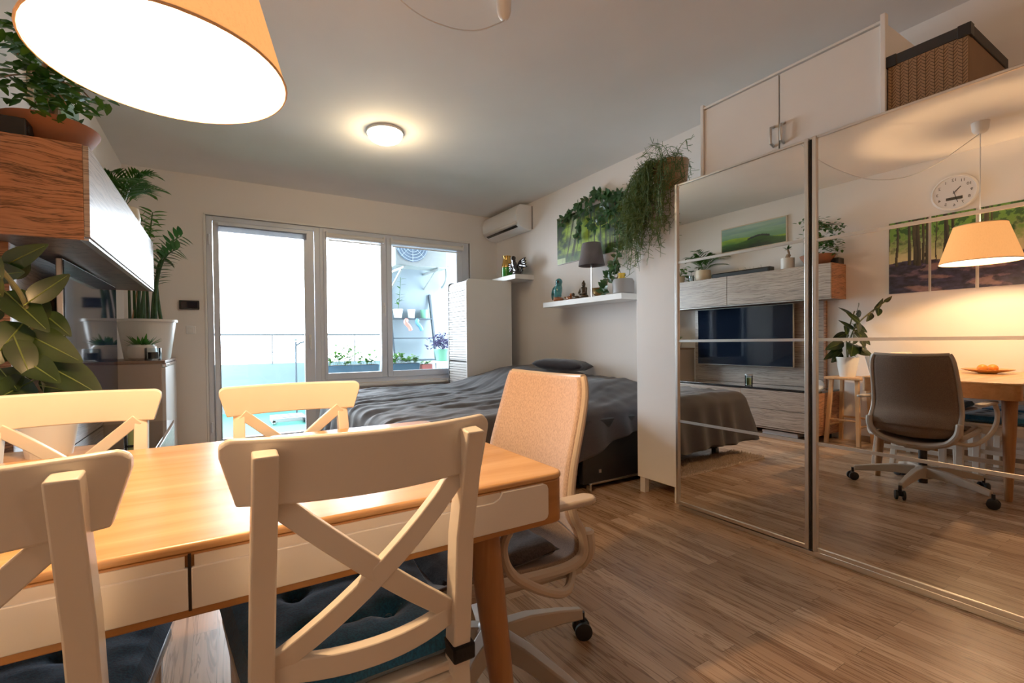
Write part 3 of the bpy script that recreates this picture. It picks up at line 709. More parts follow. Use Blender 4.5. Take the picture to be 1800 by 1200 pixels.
for k in range(5):
    a = radians(0+72*k); d = V((cos(a), sin(a), 0)); e = V((OX, OY, 0))
    b = MB(); P = [e+d*.03+V((0, 0, .13)), e+d*.14+V((0, 0, .128)), e+d*.27+V((0, 0, .108)), e+d*.365+V((0, 0, .088))]
    sd = d.cross(V((0, 0, 1))); vs = []; fs = []
    for i, p in enumerate(P):
        w = (.030, .026, .021, .016)[i]; h = (.032, .028, .022, .018)[i]
        for sx, sz in ((-1, -1), (1, -1), (.72, 1), (-.72, 1)): vs.append(p+sd*w*sx+V((0, 0, h*sz)))
    for i in range(3):
        for q in range(4): fs.append((i*4+q, i*4+(q+1) % 4, (i+1)*4+(q+1) % 4, (i+1)*4+q))
    fs += [(3, 2, 1, 0), (12, 13, 14, 15)]
    b.add(vs, fs); b.build('base_arm', 'beige', t, bevel=.005)
    cp = e+d*.372; b = MB(); b.tube([cp+V((0, 0, .052)), cp+V((0, 0, .09))], .009, 10)
    sd2 = V((cos(a+1.1), sin(a+1.1), 0)); b.tube([cp+V((0, 0, .03))-sd2*.022, cp+V((0, 0, .03))+sd2*.022], .009, 10)
    b.box(-.012, .012, -.018, .018, -.012, .012, Matrix.Translation(cp+V((0, 0, .046))) @ Matrix.Rotation(a, 4, 'Z'))
    cs = b.build('caster', 'dark', t)
    for q in (-1, 1):
        w = cp+V((0, 0, .030))+sd2*.019*q
        b = MB(); b.lathe([(0, -.008), (.024, -.008), (.03, -.005), (.03, .005), (.024, .008), (0, .008)], w, 24, axis=sd2); b.build('wheel', 'rubber', cs)

# ------------------------------------------------------------ stool with rubber plant
t = thing('plant_stool', 'tall pine stool carrying the rubber plant by the left wall', 'stool', (-.545, 2.13, 0))
MB().box(-.700, -.390, 1.98, 2.285, .635, .66).build('stool_top', 'stoolwood', t, bevel=.006)
for sx in (-1, 1):
    for sy in (-1, 1):
        MB().bar((-.545+sx*.155, 2.13+sy*.135, 0), (-.545+sx*.11, 2.13+sy*.105, .636), .032, .032, (0, 1, 0)).build('leg', 'stoolwood', t, bevel=.003)
for s_ in (-1, 1):
    MB().tube([(-.545+s_*.14, 2.13-.122, .24), (-.545+s_*.14, 2.13+.122, .24)], .010, 10).build('rung', 'stoolwood', t)
    MB().tube([(-.545-.145, 2.13+s_*.125, .18), (-.545+.145, 2.13+s_*.125, .18)], .010, 10).build('rung', 'stoolwood', t)
t = thing('rubber_plant', 'rubber plant with broad glossy leaves in a white pot on the pine stool', 'plant', (-.53, 2.14, .66))
MB().lathe([(0, 0), (.062, 0), (.092, .185), (.092, .195), (.08, .195), (.055, .02), (0, .02)], (-.53, 2.14, .66), 32).build('pot', 'whitepot', t)
MB().lathe([(0, 0), (.082, 0), (.08, .004), (0, .004)], (-.53, 2.14, .835), 24).build('soil', 'soil', t)
b = MB()
b.tube(spline([(-.53, 2.14, .83), (-.545, 2.13, 1.0), (-.56, 2.10, 1.12), (-.57, 2.04, 1.22), (-.62, 1.93, 1.34), (-.64, 1.87, 1.40)]), .0075, 8)
b.tube(spline([(-.53, 2.14, .83), (-.56, 2.16, 1.0), (-.60, 2.14, 1.20), (-.63, 2.12, 1.31)]), .006, 8)
b.build('stems', M('green_brown_stem', (.12, .12, .05), .6), t)
RL = [((-.622, 2.1, 1.31), (-.500, 2.03, 1.38), .055), ((-.66, 2.12, 1.28), (-.560, 2.03, 1.285), .06), ((-.62, 2.1, 1.225), (-.500, 2.03, 1.095), .075),
      ((-.545, 2.16, 1.16), (-.462, 2.12, 1.08), .055), ((-.571, 2.1, 1.085), (-.420, 2.04, .990), .085), ((-.58, 2.1, 1.12), (-.640, 1.99, .975), .085),
      ((-.588, 2.06, 1.065), (-.535, 2.0, .94), .065), ((-.535, 2.1, .985), (-.362, 2.04, .872), .105), ((-.556, 2.08, .925), (-.62, 1.97, .875), .075),
      ((-.527, 2.1, .905), (-.410, 2.04, .878), .065), ((-.638, 2.1, .97), (-.574, 2.02, .905), .07), ((-.66, 2.14, 1.18), (-.70, 2.04, 1.10), .07),
      ((-.51, 1.93, 1.31), (-.50, 1.86, 1.415), .05), ((-.50, 1.85, 1.38), (-.48, 1.79, 1.43), .035), ((-.51, 1.90, 1.33), (-.44, 1.88, 1.25), .055), ((-.52, 1.95, 1.28), (-.47, 1.98, 1.20), .05),
      ((-.55, 2.05, 1.19), (-.46, 2.12, 1.30), .055), ((-.56, 2.1, 1.12), (-.55, 2.22, 1.23), .06), ((-.55, 2.18, 1.0), (-.46, 2.30, .93), .08), ((-.56, 2.2, .95), (-.50, 2.33, .82), .07), ((-.60, 2.17, 1.10), (-.63, 2.31, 1.02), .08),
      ((-.55, 2.2, .90), (-.45, 2.24, .80), .07), ((-.62, 2.14, 1.27), (-.60, 2.24, 1.36), .05), ((-.57, 2.06, 1.0), (-.46, 1.96, .93), .07)]
b = MB(); rb = MB()
for a_, c_, w in RL:
    a_, c_ = V(a_), V(c_)
    if a_.y < 2.0: a_.x -= .12; c_.x -= .13; a_.y += .03; c_.y += .03
    d = (c_-a_).normalized()
    up = V((.35+random.uniform(-.3, .3), -.95, .35+random.uniform(-.35, .35))); up = (up - d*up.dot(d)).normalized()
    b.leaf(a_, c_, w*1.25, up, .10, .16, 10, .62)
    x = d.cross(up).normalized(); u = x.cross(d); L = (c_-a_).length
    rb.tube([a_-d*.02]+[a_ + (c_-a_)*q + u*(-.10*L*q*q + .10*L*q*.4) + u*.0012 for q in (0, .25, .5, .75, .93)], [.0022]*4+[.0014, .0008], 5)
b.build('leaves', 'leafrubber', t); rb.build('midribs', 'leafrib', t)

# ------------------------------------------------------------ left wall furniture
t = thing('wall_cabinet', 'long wall-hung cabinet with zebra wood fronts above the television', 'cabinet', (-.58, 3.2, 1.44))
CY0, CY1, CZ0, CZ1, CXF = 2.235, 4.12, 1.442, 1.80, -.425
MB().box(XL, CXF-.022, CY0+.018, CY1-.018, CZ0, CZ1).build('carcass', 'zebradark', t, bevel=.002)
MB().box(XL, CXF-.018, CY0, CY0+.018, CZ0, CZ1).build('end_panel', 'zebraendlit', t, bevel=.002)
MB().box(XL, CXF-.018, CY1-.018, CY1, CZ0, CZ1).build('end_panel', 'zebraendlit', t, bevel=.002)
for y0, y1 in ((CY0+.002, 3.308), (3.314, CY1-.002)):
    MB().box(CXF-.018, CXF, y0, y1, CZ0+.012, CZ1-.003).build('door', 'zebra', t, bevel=.002)
MB().box(CXF-.03, CXF-.004, CY0+.004, CY1-.004, CZ0-.002, CZ0+.006).build('edge_profile', 'alu', t)
t = thing('back_panel', 'zebra wood wall panel behind the television', 'panel', (-.72, 3.2, .5))
MB().box(XL+.003, -.70, 2.42, 3.93, .512, 1.442).build('board', 'zebra', t, bevel=.002)
MB().box(XL+.003, -.698, 2.40, 2.42, .512, 1.442).build('edge_strip', 'zebraendlit', t, bevel=.002)
t = thing('television', 'large flat black television on the zebra wood panel', 'television', (-.65, 3.25, 1.08))
MB().box(-.70, -.628, 2.95, 3.55, .9, 1.3).build('wall_mount', 'dark', t)
MB().box(-.628, -.604, 2.665, 3.825, .722, 1.432).build('housing', 'alu', t, bevel=.004)
MB().box(-.604, -.600, 2.672, 3.818, .730, 1.425).build('screen', 'screen', t, smooth=False)
t = thing('low_tv_board', 'low zebra wood media board standing along the left wall', 'sideboard', (-.52, 3.1, 0))
MB().box(XL+.003, -.325, 2.31, 3.93, .075, .488).build('carcass', 'zebradark', t, bevel=.002)
MB().box(XL+.003, -.31, 2.29, 2.31, .065, .49).build('end_panel', 'zebraendlit', t, bevel=.002)
MB().box(XL+.003, -.305, 2.29, 3.93, .490, .510).build('glass_top', 'glossblack', t, bevel=.003)
for z0, z1 in ((.085, .275), (.28, .482)):
    for y0, y1 in ((2.313, 3.07), (3.075, 3.928)): MB().box(-.325, -.305, y0, y1, z0, z1).build('drawer', 'zebra', t, bevel=.002)
MB().box(-.33, -.308, 2.30, 3.93, .066, .078).build('edge_profile', 'alu', t)
for y in (2.36, 3.05, 3.85):
    for x in (-.66, -.38): MB().box(x-.02, x+.02, y-.02, y+.02, 0, .076).build('leg', 'dark', t)
t = thing('side_cabinet', 'tall greige gloss cabinet by the back wall carrying the big white plant pot', 'cabinet', (-.55, 4.4, 0))
MB().box(XL+.003, -.375, 3.97, 4.85, .0, .915).build('carcass', M('greige_gloss', (.50, .42, .36), .25), t, bevel=.003)
MB().box(XL+.003, -.352, 3.965, 4.855, .915, .935).build('top_board', M('brown_cabinet_top', (.30, .20, .15), .35), t, bevel=.003)
MB().box(-.375, -.352, 3.972, 4.848, .02, .885).build('door', 'white', t, bevel=.002)
MB().box(-.372, -.346, 3.97, 4.85, .888, .912).build('grip_profile', 'chrome', t, bevel=.003)
for i, (y, z, w, lab) in enumerate(((2.52, 0, .2, 'stack of grey magazines on the floor under the low media board'),)):
    t = thing('magazine_stack', lab, 'magazines', (-.42, 2.7, 0))
    for k in range(4): MB().box(-.56+random.uniform(-.01, .01), -.34+random.uniform(-.01, .01), 2.5, 2.85+random.uniform(-.02, .02), .002+k*.011, .012+k*.011).build('magazine', 'magazine', t)
# things on the low board
t = thing('jar_candle', 'glass jar with yellow-green contents and grey lid on the low media board', 'jar', (-.42, 3.05, .51))
MB().lathe([(0, 0), (.036, 0), (.04, .005), (.04, .115), (.036, .115), (.036, .006), (0, .006)], (-.42, 3.05, .51), 24).build('glass', 'clear', t)
MB().lathe([(0, 0), (.034, 0), (.034, .08), (0, .08)], (-.42, 3.05, .517), 20).build('contents', M('yellow_green_wax', (.55, .62, .25), .5), t)
MB().lathe([(0, 0), (.041, 0), (.041, .014), (0, .014)], (-.42, 3.05, .626), 24).build('lid', 'handle', t)
t = thing('tilted_disc_speaker', 'pale round disc device tilted up on the near end of the low board', 'speaker', (-.42, 2.37, .51))
ax = V((.75, -.2, .62)).normalized()
MB().lathe([(0, -.012), (.068, -.012), (.075, 0), (.068, .012), (.05, .015), (0, .012)], (-.42, 2.37, .563), 32, axis=ax).build('disc', 'greydisc', t)
MB().lathe([(0, 0), (.045, 0), (.03, .02), (0, .02)], (-.43, 2.37, .51), 20).build('foot', 'plastic', t)
# candle glass and small succulent on the side cabinet
t = thing('tealight_glass', 'small clear glass candle holder with dark wax beside the succulent', 'candle', (-.43, 4.03, .935))
MB().lathe([(0, 0), (.046, 0), (.052, .01), (.050, .09), (.046, .09), (.046, .014), (0, .014)], (-.43, 4.03, .935), 28).build('glass', 'clear', t)
MB().lathe([(0, 0), (.045, 0), (.045, .045), (0, .045)], (-.43, 4.03, .950), 24).build('wax', 'candle', t)
t = thing('potted_succulent', 'small green succulent in a rounded white pot on the side cabinet', 'plant', (-.50, 4.10, .935))
MB().lathe([(0, 0), (.06, 0), (.082, .02), (.09, .06), (.085, .10), (.07, .115), (.06, .105), (.06, .09), (0, .09)], (-.50, 4.10, .935), 30).build('pot', 'whitepot', t)
b = MB()
for k in range(60):
    a = random.uniform(0, 6.28); e = random.uniform(.15, 1.3); r = random.uniform(.05, .12); p = V((-.50, 4.10, 1.03))+V((.03*cos(a), .03*sin(a), 0))
    b.leaf(p, p+V((r*cos(a)*cos(e), r*sin(a)*cos(e), r*sin(e)*.9+.01)), .022, sag=.05, seg=4)
b.build('leaves', 'leaf', t)
# big white pot with zz plant and tall stems
t = thing('tall_potted_plant', 'tall dark-leaved plant with leaning stems in a wide white pot near the back wall', 'plant', (-.52, 4.42, .935))
PC = V((-.505, 4.42, .935))
MB().lathe([(0, 0), (.145, 0), (.15, .01), (.190, .29), (.202, .292), (.202, .31), (.186, .31), (.14, .03), (0, .03)], PC, 44).build('pot', 'whitepot', t)
MB().lathe([(0, 0), (.18, 0), (.18, .004), (0, .004)], PC+V((0, 0, .285)), 30).build('soil', 'soil', t)
b = MB(); lf = MB(); lg = MB()
stems = [((-.06, 0), (-.02, -.05, 1.95)), ((.03, .03), (.24, -.12, 1.90)), ((.06, -.05), (.22, -.2, 1.78)), ((0, .08), (-.06, .1, 1.95)), ((-.03, -.08), (.08, -.3, 2.02)), ((.09, .02), (.12, .05, 1.75))]
for i, ((sx, sy), (tx, ty, tz)) in enumerate(stems):
    p0 = PC+V((sx, sy, .285)); p2 = V((PC.x+tx, PC.y+ty, tz)); p1 = (p0+p2)/2+V((-.08 if tx > .1 else .02, 0, .25))
    pts = bez(p0, p1, p2, 14); b.tube(pts, [.014-.0008*k for k in range(15)], 7)
    for k in range(5, 15):
        d = (pts[min(k+1, 14)]-pts[k-1]).normalized()
        for s_ in (-1, 1):
            sd = d.cross(V((random.uniform(-.3, .3), 1, .4))).normalized()*s_
            T = lf if i in (1, 2, 5) else lg
            T.leaf(pts[k], pts[k]+sd*.085+d*.045+V((0, 0, -.01)), .042, seg=4)
# long strap leaves rising from the pot
for k in range(4):
    a = random.uniform(-.6, .6); p = PC+V((-.1+.03*k, -.05, .285)); b.tube([p, p+V((.0+.03*max(k-3, 0), -.02, .26)), p+V((.02+.06*max(k-3, 0)*.8, -.03, .45))], [.012, .009, .004], 6)
b.build('stems', 'leafdark', t); lf.build('dark_leaves', 'leafdark', t); lg.build('green_leaves', 'leafbright', t)
b = MB(); b.tube([PC+V((-.02, .0, .28)), PC+V((0, -.02, .75))], .006, 6); b.tube([PC+V((-.09, -.06, .28)), PC+V((-.04, -.06, .6))], .006, 6); b.build('support_sticks', 'stoolwood', t)
# things on the wall cabinet
ZT = CZ1
t = thing('bonsai_tree', 'small fig bonsai in a wide terracotta bowl at the near end of the wall cabinet', 'plant', (-.575, 2.42, ZT))
BC = V((-.575, 2.42, ZT+.008))
MB().lathe([(0, 0), (.085, 0), (.10, .01), (.150, .085), (.155, .10), (.145, .10), (.10, .03), (0, .03)], BC, 40).build('bowl', 'terracotta', t)
MB().lathe([(0, -.008), (.11, -.008), (.12, .0), (.12, .004), (0, .0)], BC, 32).build('saucer', 'terracotta', t)
MB().lathe([(0, 0), (.142, 0), (.13, .006), (0, .018)], BC+V((0, 0, .082)), 30).build('soil', 'soil', t)
b = MB(); tr = []
b.tube(spline([BC+V((0, 0, .08)), BC+V((.01, .01, .18)), BC+V((-.01, -.01, .28)), BC+V((.0, .02, .40)), BC+V((.01, .0, .52))]), [.022]*4+[.016]*12+[.011]*9, 9)
b.tube(spline([BC+V((.01, .04, .09)), BC+V((.02, .02, .17)), BC+V((0, 0, .22))]), .009, 8)
ends = []
for k in range(16):
    h = random.uniform(.2, .52); a = random.uniform(0, 6.28); L = random.uniform(.10, .21)
    if k < 4: h = .2+.04*k; a = -1.3+.35*k; L = .19
    p = BC+V((0, 0, h)); q = p+V((L*cos(a)*.75, L*sin(a), random.uniform(-.08, .10)))
    if k < 4: q.z = p.z-.07-.03*(k % 2)
    if q.x < XL+.06: q.x = XL+.06
    b.tube(bez(p, (p+q)/2+V((0, 0, .04)), q, 5), [.005, .004, .004, .003, .003, .002], 5); ends.append((p, q))
b.build('trunk', 'bark', t)
b = MB()
for p, q in ends:
    for k in range(26):
        c = p.lerp(q, random.uniform(.45, 1.1))+V((random.gauss(0, .03), random.gauss(0, .03), random.gauss(0, .03))); a = random.uniform(0, 6.28)
        c.x = max(c.x, XL+.05)
        b.leaf(c, c+V((.050*cos(a), .050*sin(a), random.uniform(-.03, .02))), .027, seg=3)
b.build('leaves', 'leaf', t)
t = thing('small_black_speaker', 'small black box speaker behind the bonsai on the wall cabinet', 'speaker', (-.66, 2.30, ZT))
MB().box(-.72, -.60, 2.245, 2.335, ZT, ZT+.065).build('case', 'dark', t, bevel=.004)
MB().lathe([(0, 0), (.026, 0), (.022, .004), (0, .002)], (-.60, 2.29, ZT+.033), 20, axis=(1, 0, 0)).build('cone', 'rubber', t)
t = thing('soundbar', 'long dark soundbar lying on the wall cabinet', 'soundbar', (-.55, 3.18, ZT))
MB().prism([(-.60, ZT), (-.50, ZT), (-.50, ZT+.05), (-.515, ZT+.062), (-.60, ZT+.062)], 1, 2.86, 3.56).build('body', 'dark', t, bevel=.006)
MB().box(-.5, -.498, 2.88, 3.54, ZT+.008, ZT+.045).build('grille', M('soundbar_grille', (.03, .04, .05), .7), t)
t = thing('potted_desert_rose', 'thick-stemmed little plant in a white cylinder pot on the wall cabinet', 'plant', (-.56, 2.70, ZT))
MB().lathe([(0, 0), (.062, 0), (.065, .004), (.065, .125), (.058, .125), (.058, .10), (0, .10)], (-.56, 2.70, ZT), 30).build('pot', 'whitepot', t)
b = MB(); b.tube(spline([(-.56, 2.70, ZT+.10), (-.56, 2.705, ZT+.13), (-.565, 2.69, ZT+.17), (-.56, 2.70, ZT+.22)]), [.032]*6+[.022]*6+[.01]*7, 10); b.build('trunk', 'bark', t)
b = MB()
for k in range(9):
    a = k*.7; b.leaf((-.56, 2.70, ZT+.22), (-.56+.05*cos(a), 2.70+.05*sin(a), ZT+.225+.02*(k % 3)), .022, seg=4)
b.build('leaves', 'leafdark', t)
b = MB()
for k in range(12):
    y = 2.98+.035*k; b.tube([(-.66, y, ZT+.0), (-.66+random.uniform(-.02, .02), y+random.uniform(-.04, .04), ZT+random.uniform(.06, .14))], .0022, 4)
b.box(-.68, -.64, 2.96, 3.42, ZT, ZT+.008)
o = b.build('twig_decoration', M('pale_twig', (.42, .45, .38), .8)); tag(o, 'low row of thin pale twigs behind the soundbar', 'decoration')
def palm(b, c, n, L, w, seed, zmin=.25, xmin=None):
    rnd = random.Random(seed)
    for k in range(n):
        a = 2*pi*k/n+rnd.uniform(-.3, .3); e = rnd.uniform(zmin, 1.25); l = L*rnd.uniform(.7, 1.1)
        p1 = c+V((l*.5*cos(a)*cos(e), l*.5*sin(a)*cos(e), l*.75*sin(e)+.03)); p2 = c+V((l*cos(a)*cos(e)*1.1, l*sin(a)*cos(e)*1.1, l*.75*sin(e)))
        if xmin: p1.x = max(p1.x, xmin); p2.x = max(p2.x, xmin)
        pts = bez(c, p1, p2, 12); b.tube(pts, .0018, 4)
        for i in range(3, 13):
            d = (pts[min(i+1, 12)]-pts[i-1]).normalized()
            for s_ in (-1, 1):
                sd = d.cross(V((0, 0, 1))).normalized()*s_
                b.leaf(pts[i], pts[i]+(sd*.8+d*.7)*w*(1.2-i/18), w*.14, seg=3, sag=.2)
t = thing('potted_palm', 'small palm in a round tan pot on the wall cabinet beyond the soundbar', 'plant', (-.54, 3.70, ZT))
MB().lathe([(0, 0), (.07, 0), (.088, .02), (.095, .07), (.086, .13), (.078, .13), (.078, .11), (0, .11)], (-.54, 3.70, ZT), 30).build('pot', 'cream', t)
b = MB(); palm(b, V((-.54, 3.70, ZT+.11)), 18, .34, .12, 3, .3, XL+.05); b.build('fronds', 'leaf', t)
t = thing('glass_vase_cutting', 'small glass with a rooted green leaf cutting beside the palm', 'vase', (-.55, 3.88, ZT))
MB().lathe([(0, 0), (.03, 0), (.032, .004), (.032, .09), (.029, .09), (.029, .006), (0, .006)], (-.55, 3.88, ZT), 20).build('glass', 'clear', t)
b = MB(); b.tube([(-.55, 3.88, ZT+.01), (-.55, 3.875, ZT+.14)], .0025, 5)
for a in (0, 2, 4, 5.2): b.leaf((-.55, 3.875, ZT+.13), (-.55+.06*cos(a), 3.875+.06*sin(a), ZT+.15), .05, seg=5)
b.build('cutting', 'leafdark', t)
t = thing('potted_trailing_plant', 'leafy plant in a small tan pot at the far end of the wall cabinet', 'plant', (-.53, 4.03, ZT))
MB().lathe([(0, 0), (.05, 0), (.062, .09), (.055, .09), (.05, .07), (0, .07)], (-.53, 4.03, ZT), 24).build('pot', 'cream', t)
b = MB()
for k in range(34):
    a = random.uniform(0, 6.28); e = random.uniform(-.6, 1.2); r = random.uniform(.06, .16); c = V((-.53, 4.03, ZT+.10)); q = c+V((r*cos(a)*cos(e), r*sin(a)*cos(e)*.8, r*sin(e))); q.x = max(q.x, XL+.04)
    if q.z < ZT+.02: q.x = max(q.x, CXF+.03)
    b.tube([c, q], .0018, 4); b.leaf(q, q+V((.06*cos(a), .06*sin(a), -.02)), .045, seg=4)
b.build('leaves', 'leafbright', t)

# ------------------------------------------------------------ painted pictures (vertex colours on real panels)
def painted(name, origin, du, dv, nu, nv, fn, parent, flipn=False):
    me = bpy.data.meshes.new(name); og = V(origin)-parent_world(parent); du, dv = V(du), V(dv)
    vs = [tuple(og+du*(i/nu)+dv*(j/nv)) for j in range(nv+1) for i in range(nu+1)]
    fs = [(j*(nu+1)+i, j*(nu+1)+i+1, (j+1)*(nu+1)+i+1, (j+1)*(nu+1)+i) for j in range(nv) for i in range(nu)]
    if flipn: fs = [f[::-1] for f in fs]
    me.from_pydata(vs, [], fs); me.update()
    ca = me.color_attributes.new('Col', 'FLOAT_COLOR', 'POINT')
    flat = []
    for j in range(nv+1):
        for i in range(nu+1): flat += [*fn(i/nu, j/nv), 1.0]
    ca.data.foreach_set('color', flat)
    me.materials.append(mt['paint']); o = bpy.data.objects.new(name, me); C.objects.link(o); o.parent = parent; return o
def mixc(a, b, t): t = max(0, min(1, t)); return tuple(x*(1-t)+y*t for x, y in zip(a, b))
def N3(x, y, z=0): return noise.noise(V((x, y, z)))
def fbm(x, y, z=0, o=4): return noise.fractal(V((x, y, z)), .8, 2.1, o)
# woodland triptych: one scene split over the panels; u grows along -Y (left to right when you face the wall)
random.seed(11)
trunks = [(random.uniform(0, 3.2), random.uniform(.007, .026)) for _ in range(48)]
def woodland(U, v):
    hor = .42+.05*N3(U*2, 0)
    c = mixc((.80, .70, .36), (.24, .34, .08), (v-hor)*2.2+.3*fbm(U*5, v*4, 2))
    if v > .55:
        g = fbm(U*14, v*14, 5); c = mixc(c, (.03, .11, .02) if g > 0 else (.16, .34, .05), min(1, (v-.55)*3+abs(g)*.8))
    if v < hor:
        g = fbm(U*12, v*26, 1); s = N3(U*3.2+v*7, v*13, 9)
        c = mixc((.02, .018, .035), (.20, .12, .17) if s > .08 else (.06, .05, .10), .5+g*.9)
        if s > .25: c = mixc(c, (.45, .26, .20), .45)
    for x, w in trunks:
        ww = w*(.7+.5*(1-v)); xx = x+.02*N3(v*3, x*7)
        base = hor-.10*(w/.03)
        if v > base and abs(U-xx) < ww: c = mixc((.02, .018, .012), (.10, .075, .04), .5+.5*(U-xx)/ww+.3*N3(U*60, v*9)); 
    return c
ys = [(1.884, 1.596), (1.583, 1.298), (1.283, .990), (.978, .69)]
labs = ['first woodland picture panel from the wall cabinet, tree trunks over purple ground', 'second woodland picture panel, under the round clock', 'third woodland picture panel, right behind the pendant lamp']
for k in range(3):
    y0, y1 = ys[k]
    t = thing('woodland_picture', labs[k], 'picture', (XL+.01, (y0+y1)/2, 1.8), 'woodland picture panels on the left wall')
    MB().box(XL, XL+.018, y1, y0, 1.455, 2.135).build('canvas_frame', 'white', t)
    painted('print', (XL+.0195, y0-.003, 1.458), (0, y1-y0+.006, 0), (0, 0, .674), 72, 150, lambda u, v, k=k: woodland(k*.45+u*.43, v), t)
def hills(u, v):
    c = mixc((.14, .32, .15), (.42, .60, .50), (v-.4)*1.4+.25*fbm(u*3, v*7, 3))
    if v > .72: c = mixc(c, (.20, .34, .33), .8*max(0, N3(u*2.2+1, v*6, 7)+.45))
    r1 = .42+.10*sin(u*4.2+.8)
    if v < r1: c = mixc((.28, .46, .03), (.05, .17, .02), (r1-v)*4+.3*fbm(u*6, v*12))
    r2 = .28+.20*math.exp(-((u-.62)/.22)**2)-.05*u
    if v < r2: c = mixc((.035, .12, .012), (.008, .03, .006), (r2-v)*3+.4*fbm(u*9, v*14, 4))
    d = abs(u-.60)
    if d < .17 and r2-.02 < v < r2+.05+.05*abs(N3(u*48, 1)): c = (.012, .02, .02)
    return c
t = thing('hill_picture', 'green hill landscape picture in a thin pale frame above the soundbar', 'picture', (XL+.01, 3.18, 2.28))
MB().box(XL, XL+.022, 2.785, 3.57, 2.135, 2.44).build('picture_frame', 'cream', t, bevel=.002)
painted('print', (XL+.0235, 3.558, 2.147), (0, -.761, 0), (0, 0, .281), 150, 64, hills, t)
random.seed(5)
tr2 = [(random.uniform(.0, 1), random.uniform(.006, .02)) for _ in range(26)]
def forest(u, v):   # u: 0 = far end (towards the window), 1 = near end
    g = fbm(u*9, v*6, 1); light = math.exp(-((u-.42)/.28)**2)
    c = mixc((.012, .05, .008), (.38, .58, .05), .08+1.0*light*(1-1.4*abs(v-.45))+g*.9)
    if u < .30: c = mixc(c, (.62, .66, .52), max(0, 1.0-abs(u-.20-.12*v)*9)*max(0, v-.1))
    if v > .78: c = mixc(c, (.015, .05, .01), (v-.78)*4+g)
    if v < .18: c = mixc(c, (.05, .14, .02), .7)
    if u < .13 and v < .12: c = (.55, .7, .35)
    for x, w in tr2:
        xx = x+(.14*(v-.5) if x < .35 else 0)
        if abs(u-xx) < w*(.55 if x < .9 else 1): c = mixc(c, (.025, .03, .012), .75 if v > .12 else .3)
    if u > .955: c = mixc(c, (.01, .015, .01), .8)
    return c
t = thing('forest_picture', 'wide green forest picture behind the vine on the right wall', 'picture', (XR-.01, 3.3, 2.08))
MB().box(XR-.016, XR, 2.785, 3.81, 1.845, 2.335).build('canvas_frame', 'white', t)
painted('print', (XR-.0175, 3.807, 1.848), (0, -1.019, 0), (0, 0, .484), 200, 90, forest, t, True)

# wall clock
def text_obj(name, s, loc, size, mat, parent, rot, align='CENTER'):
    cu = bpy.data.curves.new(name, 'FONT'); cu.body = s; cu.size = size; cu.align_x = align; cu.align_y = 'CENTER'; cu.extrude = .0004
    tmp = bpy.data.objects.new(name, cu); C.objects.link(tmp)
    dg = bpy.context.evaluated_depsgraph_get(); me = bpy.data.meshes.new_from_object(tmp.evaluated_get(dg))
    bpy.data.objects.remove(tmp)
    me.materials.append(mt[mat]); o = bpy.data.objects.new(name, me); C.objects.link(o)
    o.location = V(loc)-parent_world(parent); o.rotation_euler = rot; o.parent = parent; return o
CC = V((XL, 1.43, 2.30))
t = thing('wall_clock', 'round white wall clock with a small display above the woodland pictures', 'clock', CC)
MB().lathe([(0, 0), (.150, 0), (.155, .01), (.152, .03), (.140, .036), (.136, .028), (0, .026)], CC, 48, axis=(1, 0, 0)).build('case', 'plastic', t)
MB().lathe([(0, .0265), (.136, .0275), (.136, .0285), (0, .0285)], CC, 48, axis=(1, 0, 0)).build('dial', M('clock_dial', (.72, .72, .76), .5), t)
for h in range(1, 13):
    a = radians(90-30*h); text_obj('numeral', str(h), CC+V((.030, .108*cos(a), .108*sin(a))), .034, 'dark', t, (pi/2, 0, pi/2))
MB().box(XL+.029, XL+.0305, 1.43-.052, 1.43+.052, 2.30-.062, 2.30-.038).build('display', 'lcd', t)
a1, a2 = radians(90-30*10.55), radians(90-6*32.5)
MB().bar(CC+V((.033, -.01*cos(a1), -.01*sin(a1))), CC+V((.033, .062*cos(a1), .062*sin(a1))), .006, .0015, (1, 0, 0)).build('hour_hand', 'dark', t)
MB().bar(CC+V((.035, -.015*cos(a2), -.015*sin(a2))), CC+V((.035, .092*cos(a2), .092*sin(a2))), .004, .0015, (1, 0, 0)).build('minute_hand', 'dark', t)

# ------------------------------------------------------------ mirror wardrobe, top cabinet, box, tall cabinet
MX = 2.4288
t = thing('sliding_wardrobe', 'white wardrobe with two large mirrored sliding doors in aluminium frames', 'wardrobe', (2.8, 1.1, 0))
b = MB(); b.box(2.52, XR, .36, .38, 0, 2.0); b.box(2.52, XR, 1.828, 1.848, 0, 2.0); b.box(2.52, XR, .38, 1.828, 1.975, 2.0); b.box(2.52, XR, .38, 1.828, .03, .06); b.box(XR-.012, XR, .38, 1.828, .06, 1.975); b.box(2.54, 3.1, 1.095, 1.113, .06, 1.975)
b.build('carcass', 'white', t)
MB().box(2.455, 2.525, .36, 1.845, 1.955, 1.998).build('top_track', 'alu', t, bevel=.002)
b = MB(); b.box(2.44, 2.52, .345, 1.845, .0, .022); b.box(2.425, 2.437, .345, 1.10, .012, .034); b.build('floor_track', 'alu', t, bevel=.002)
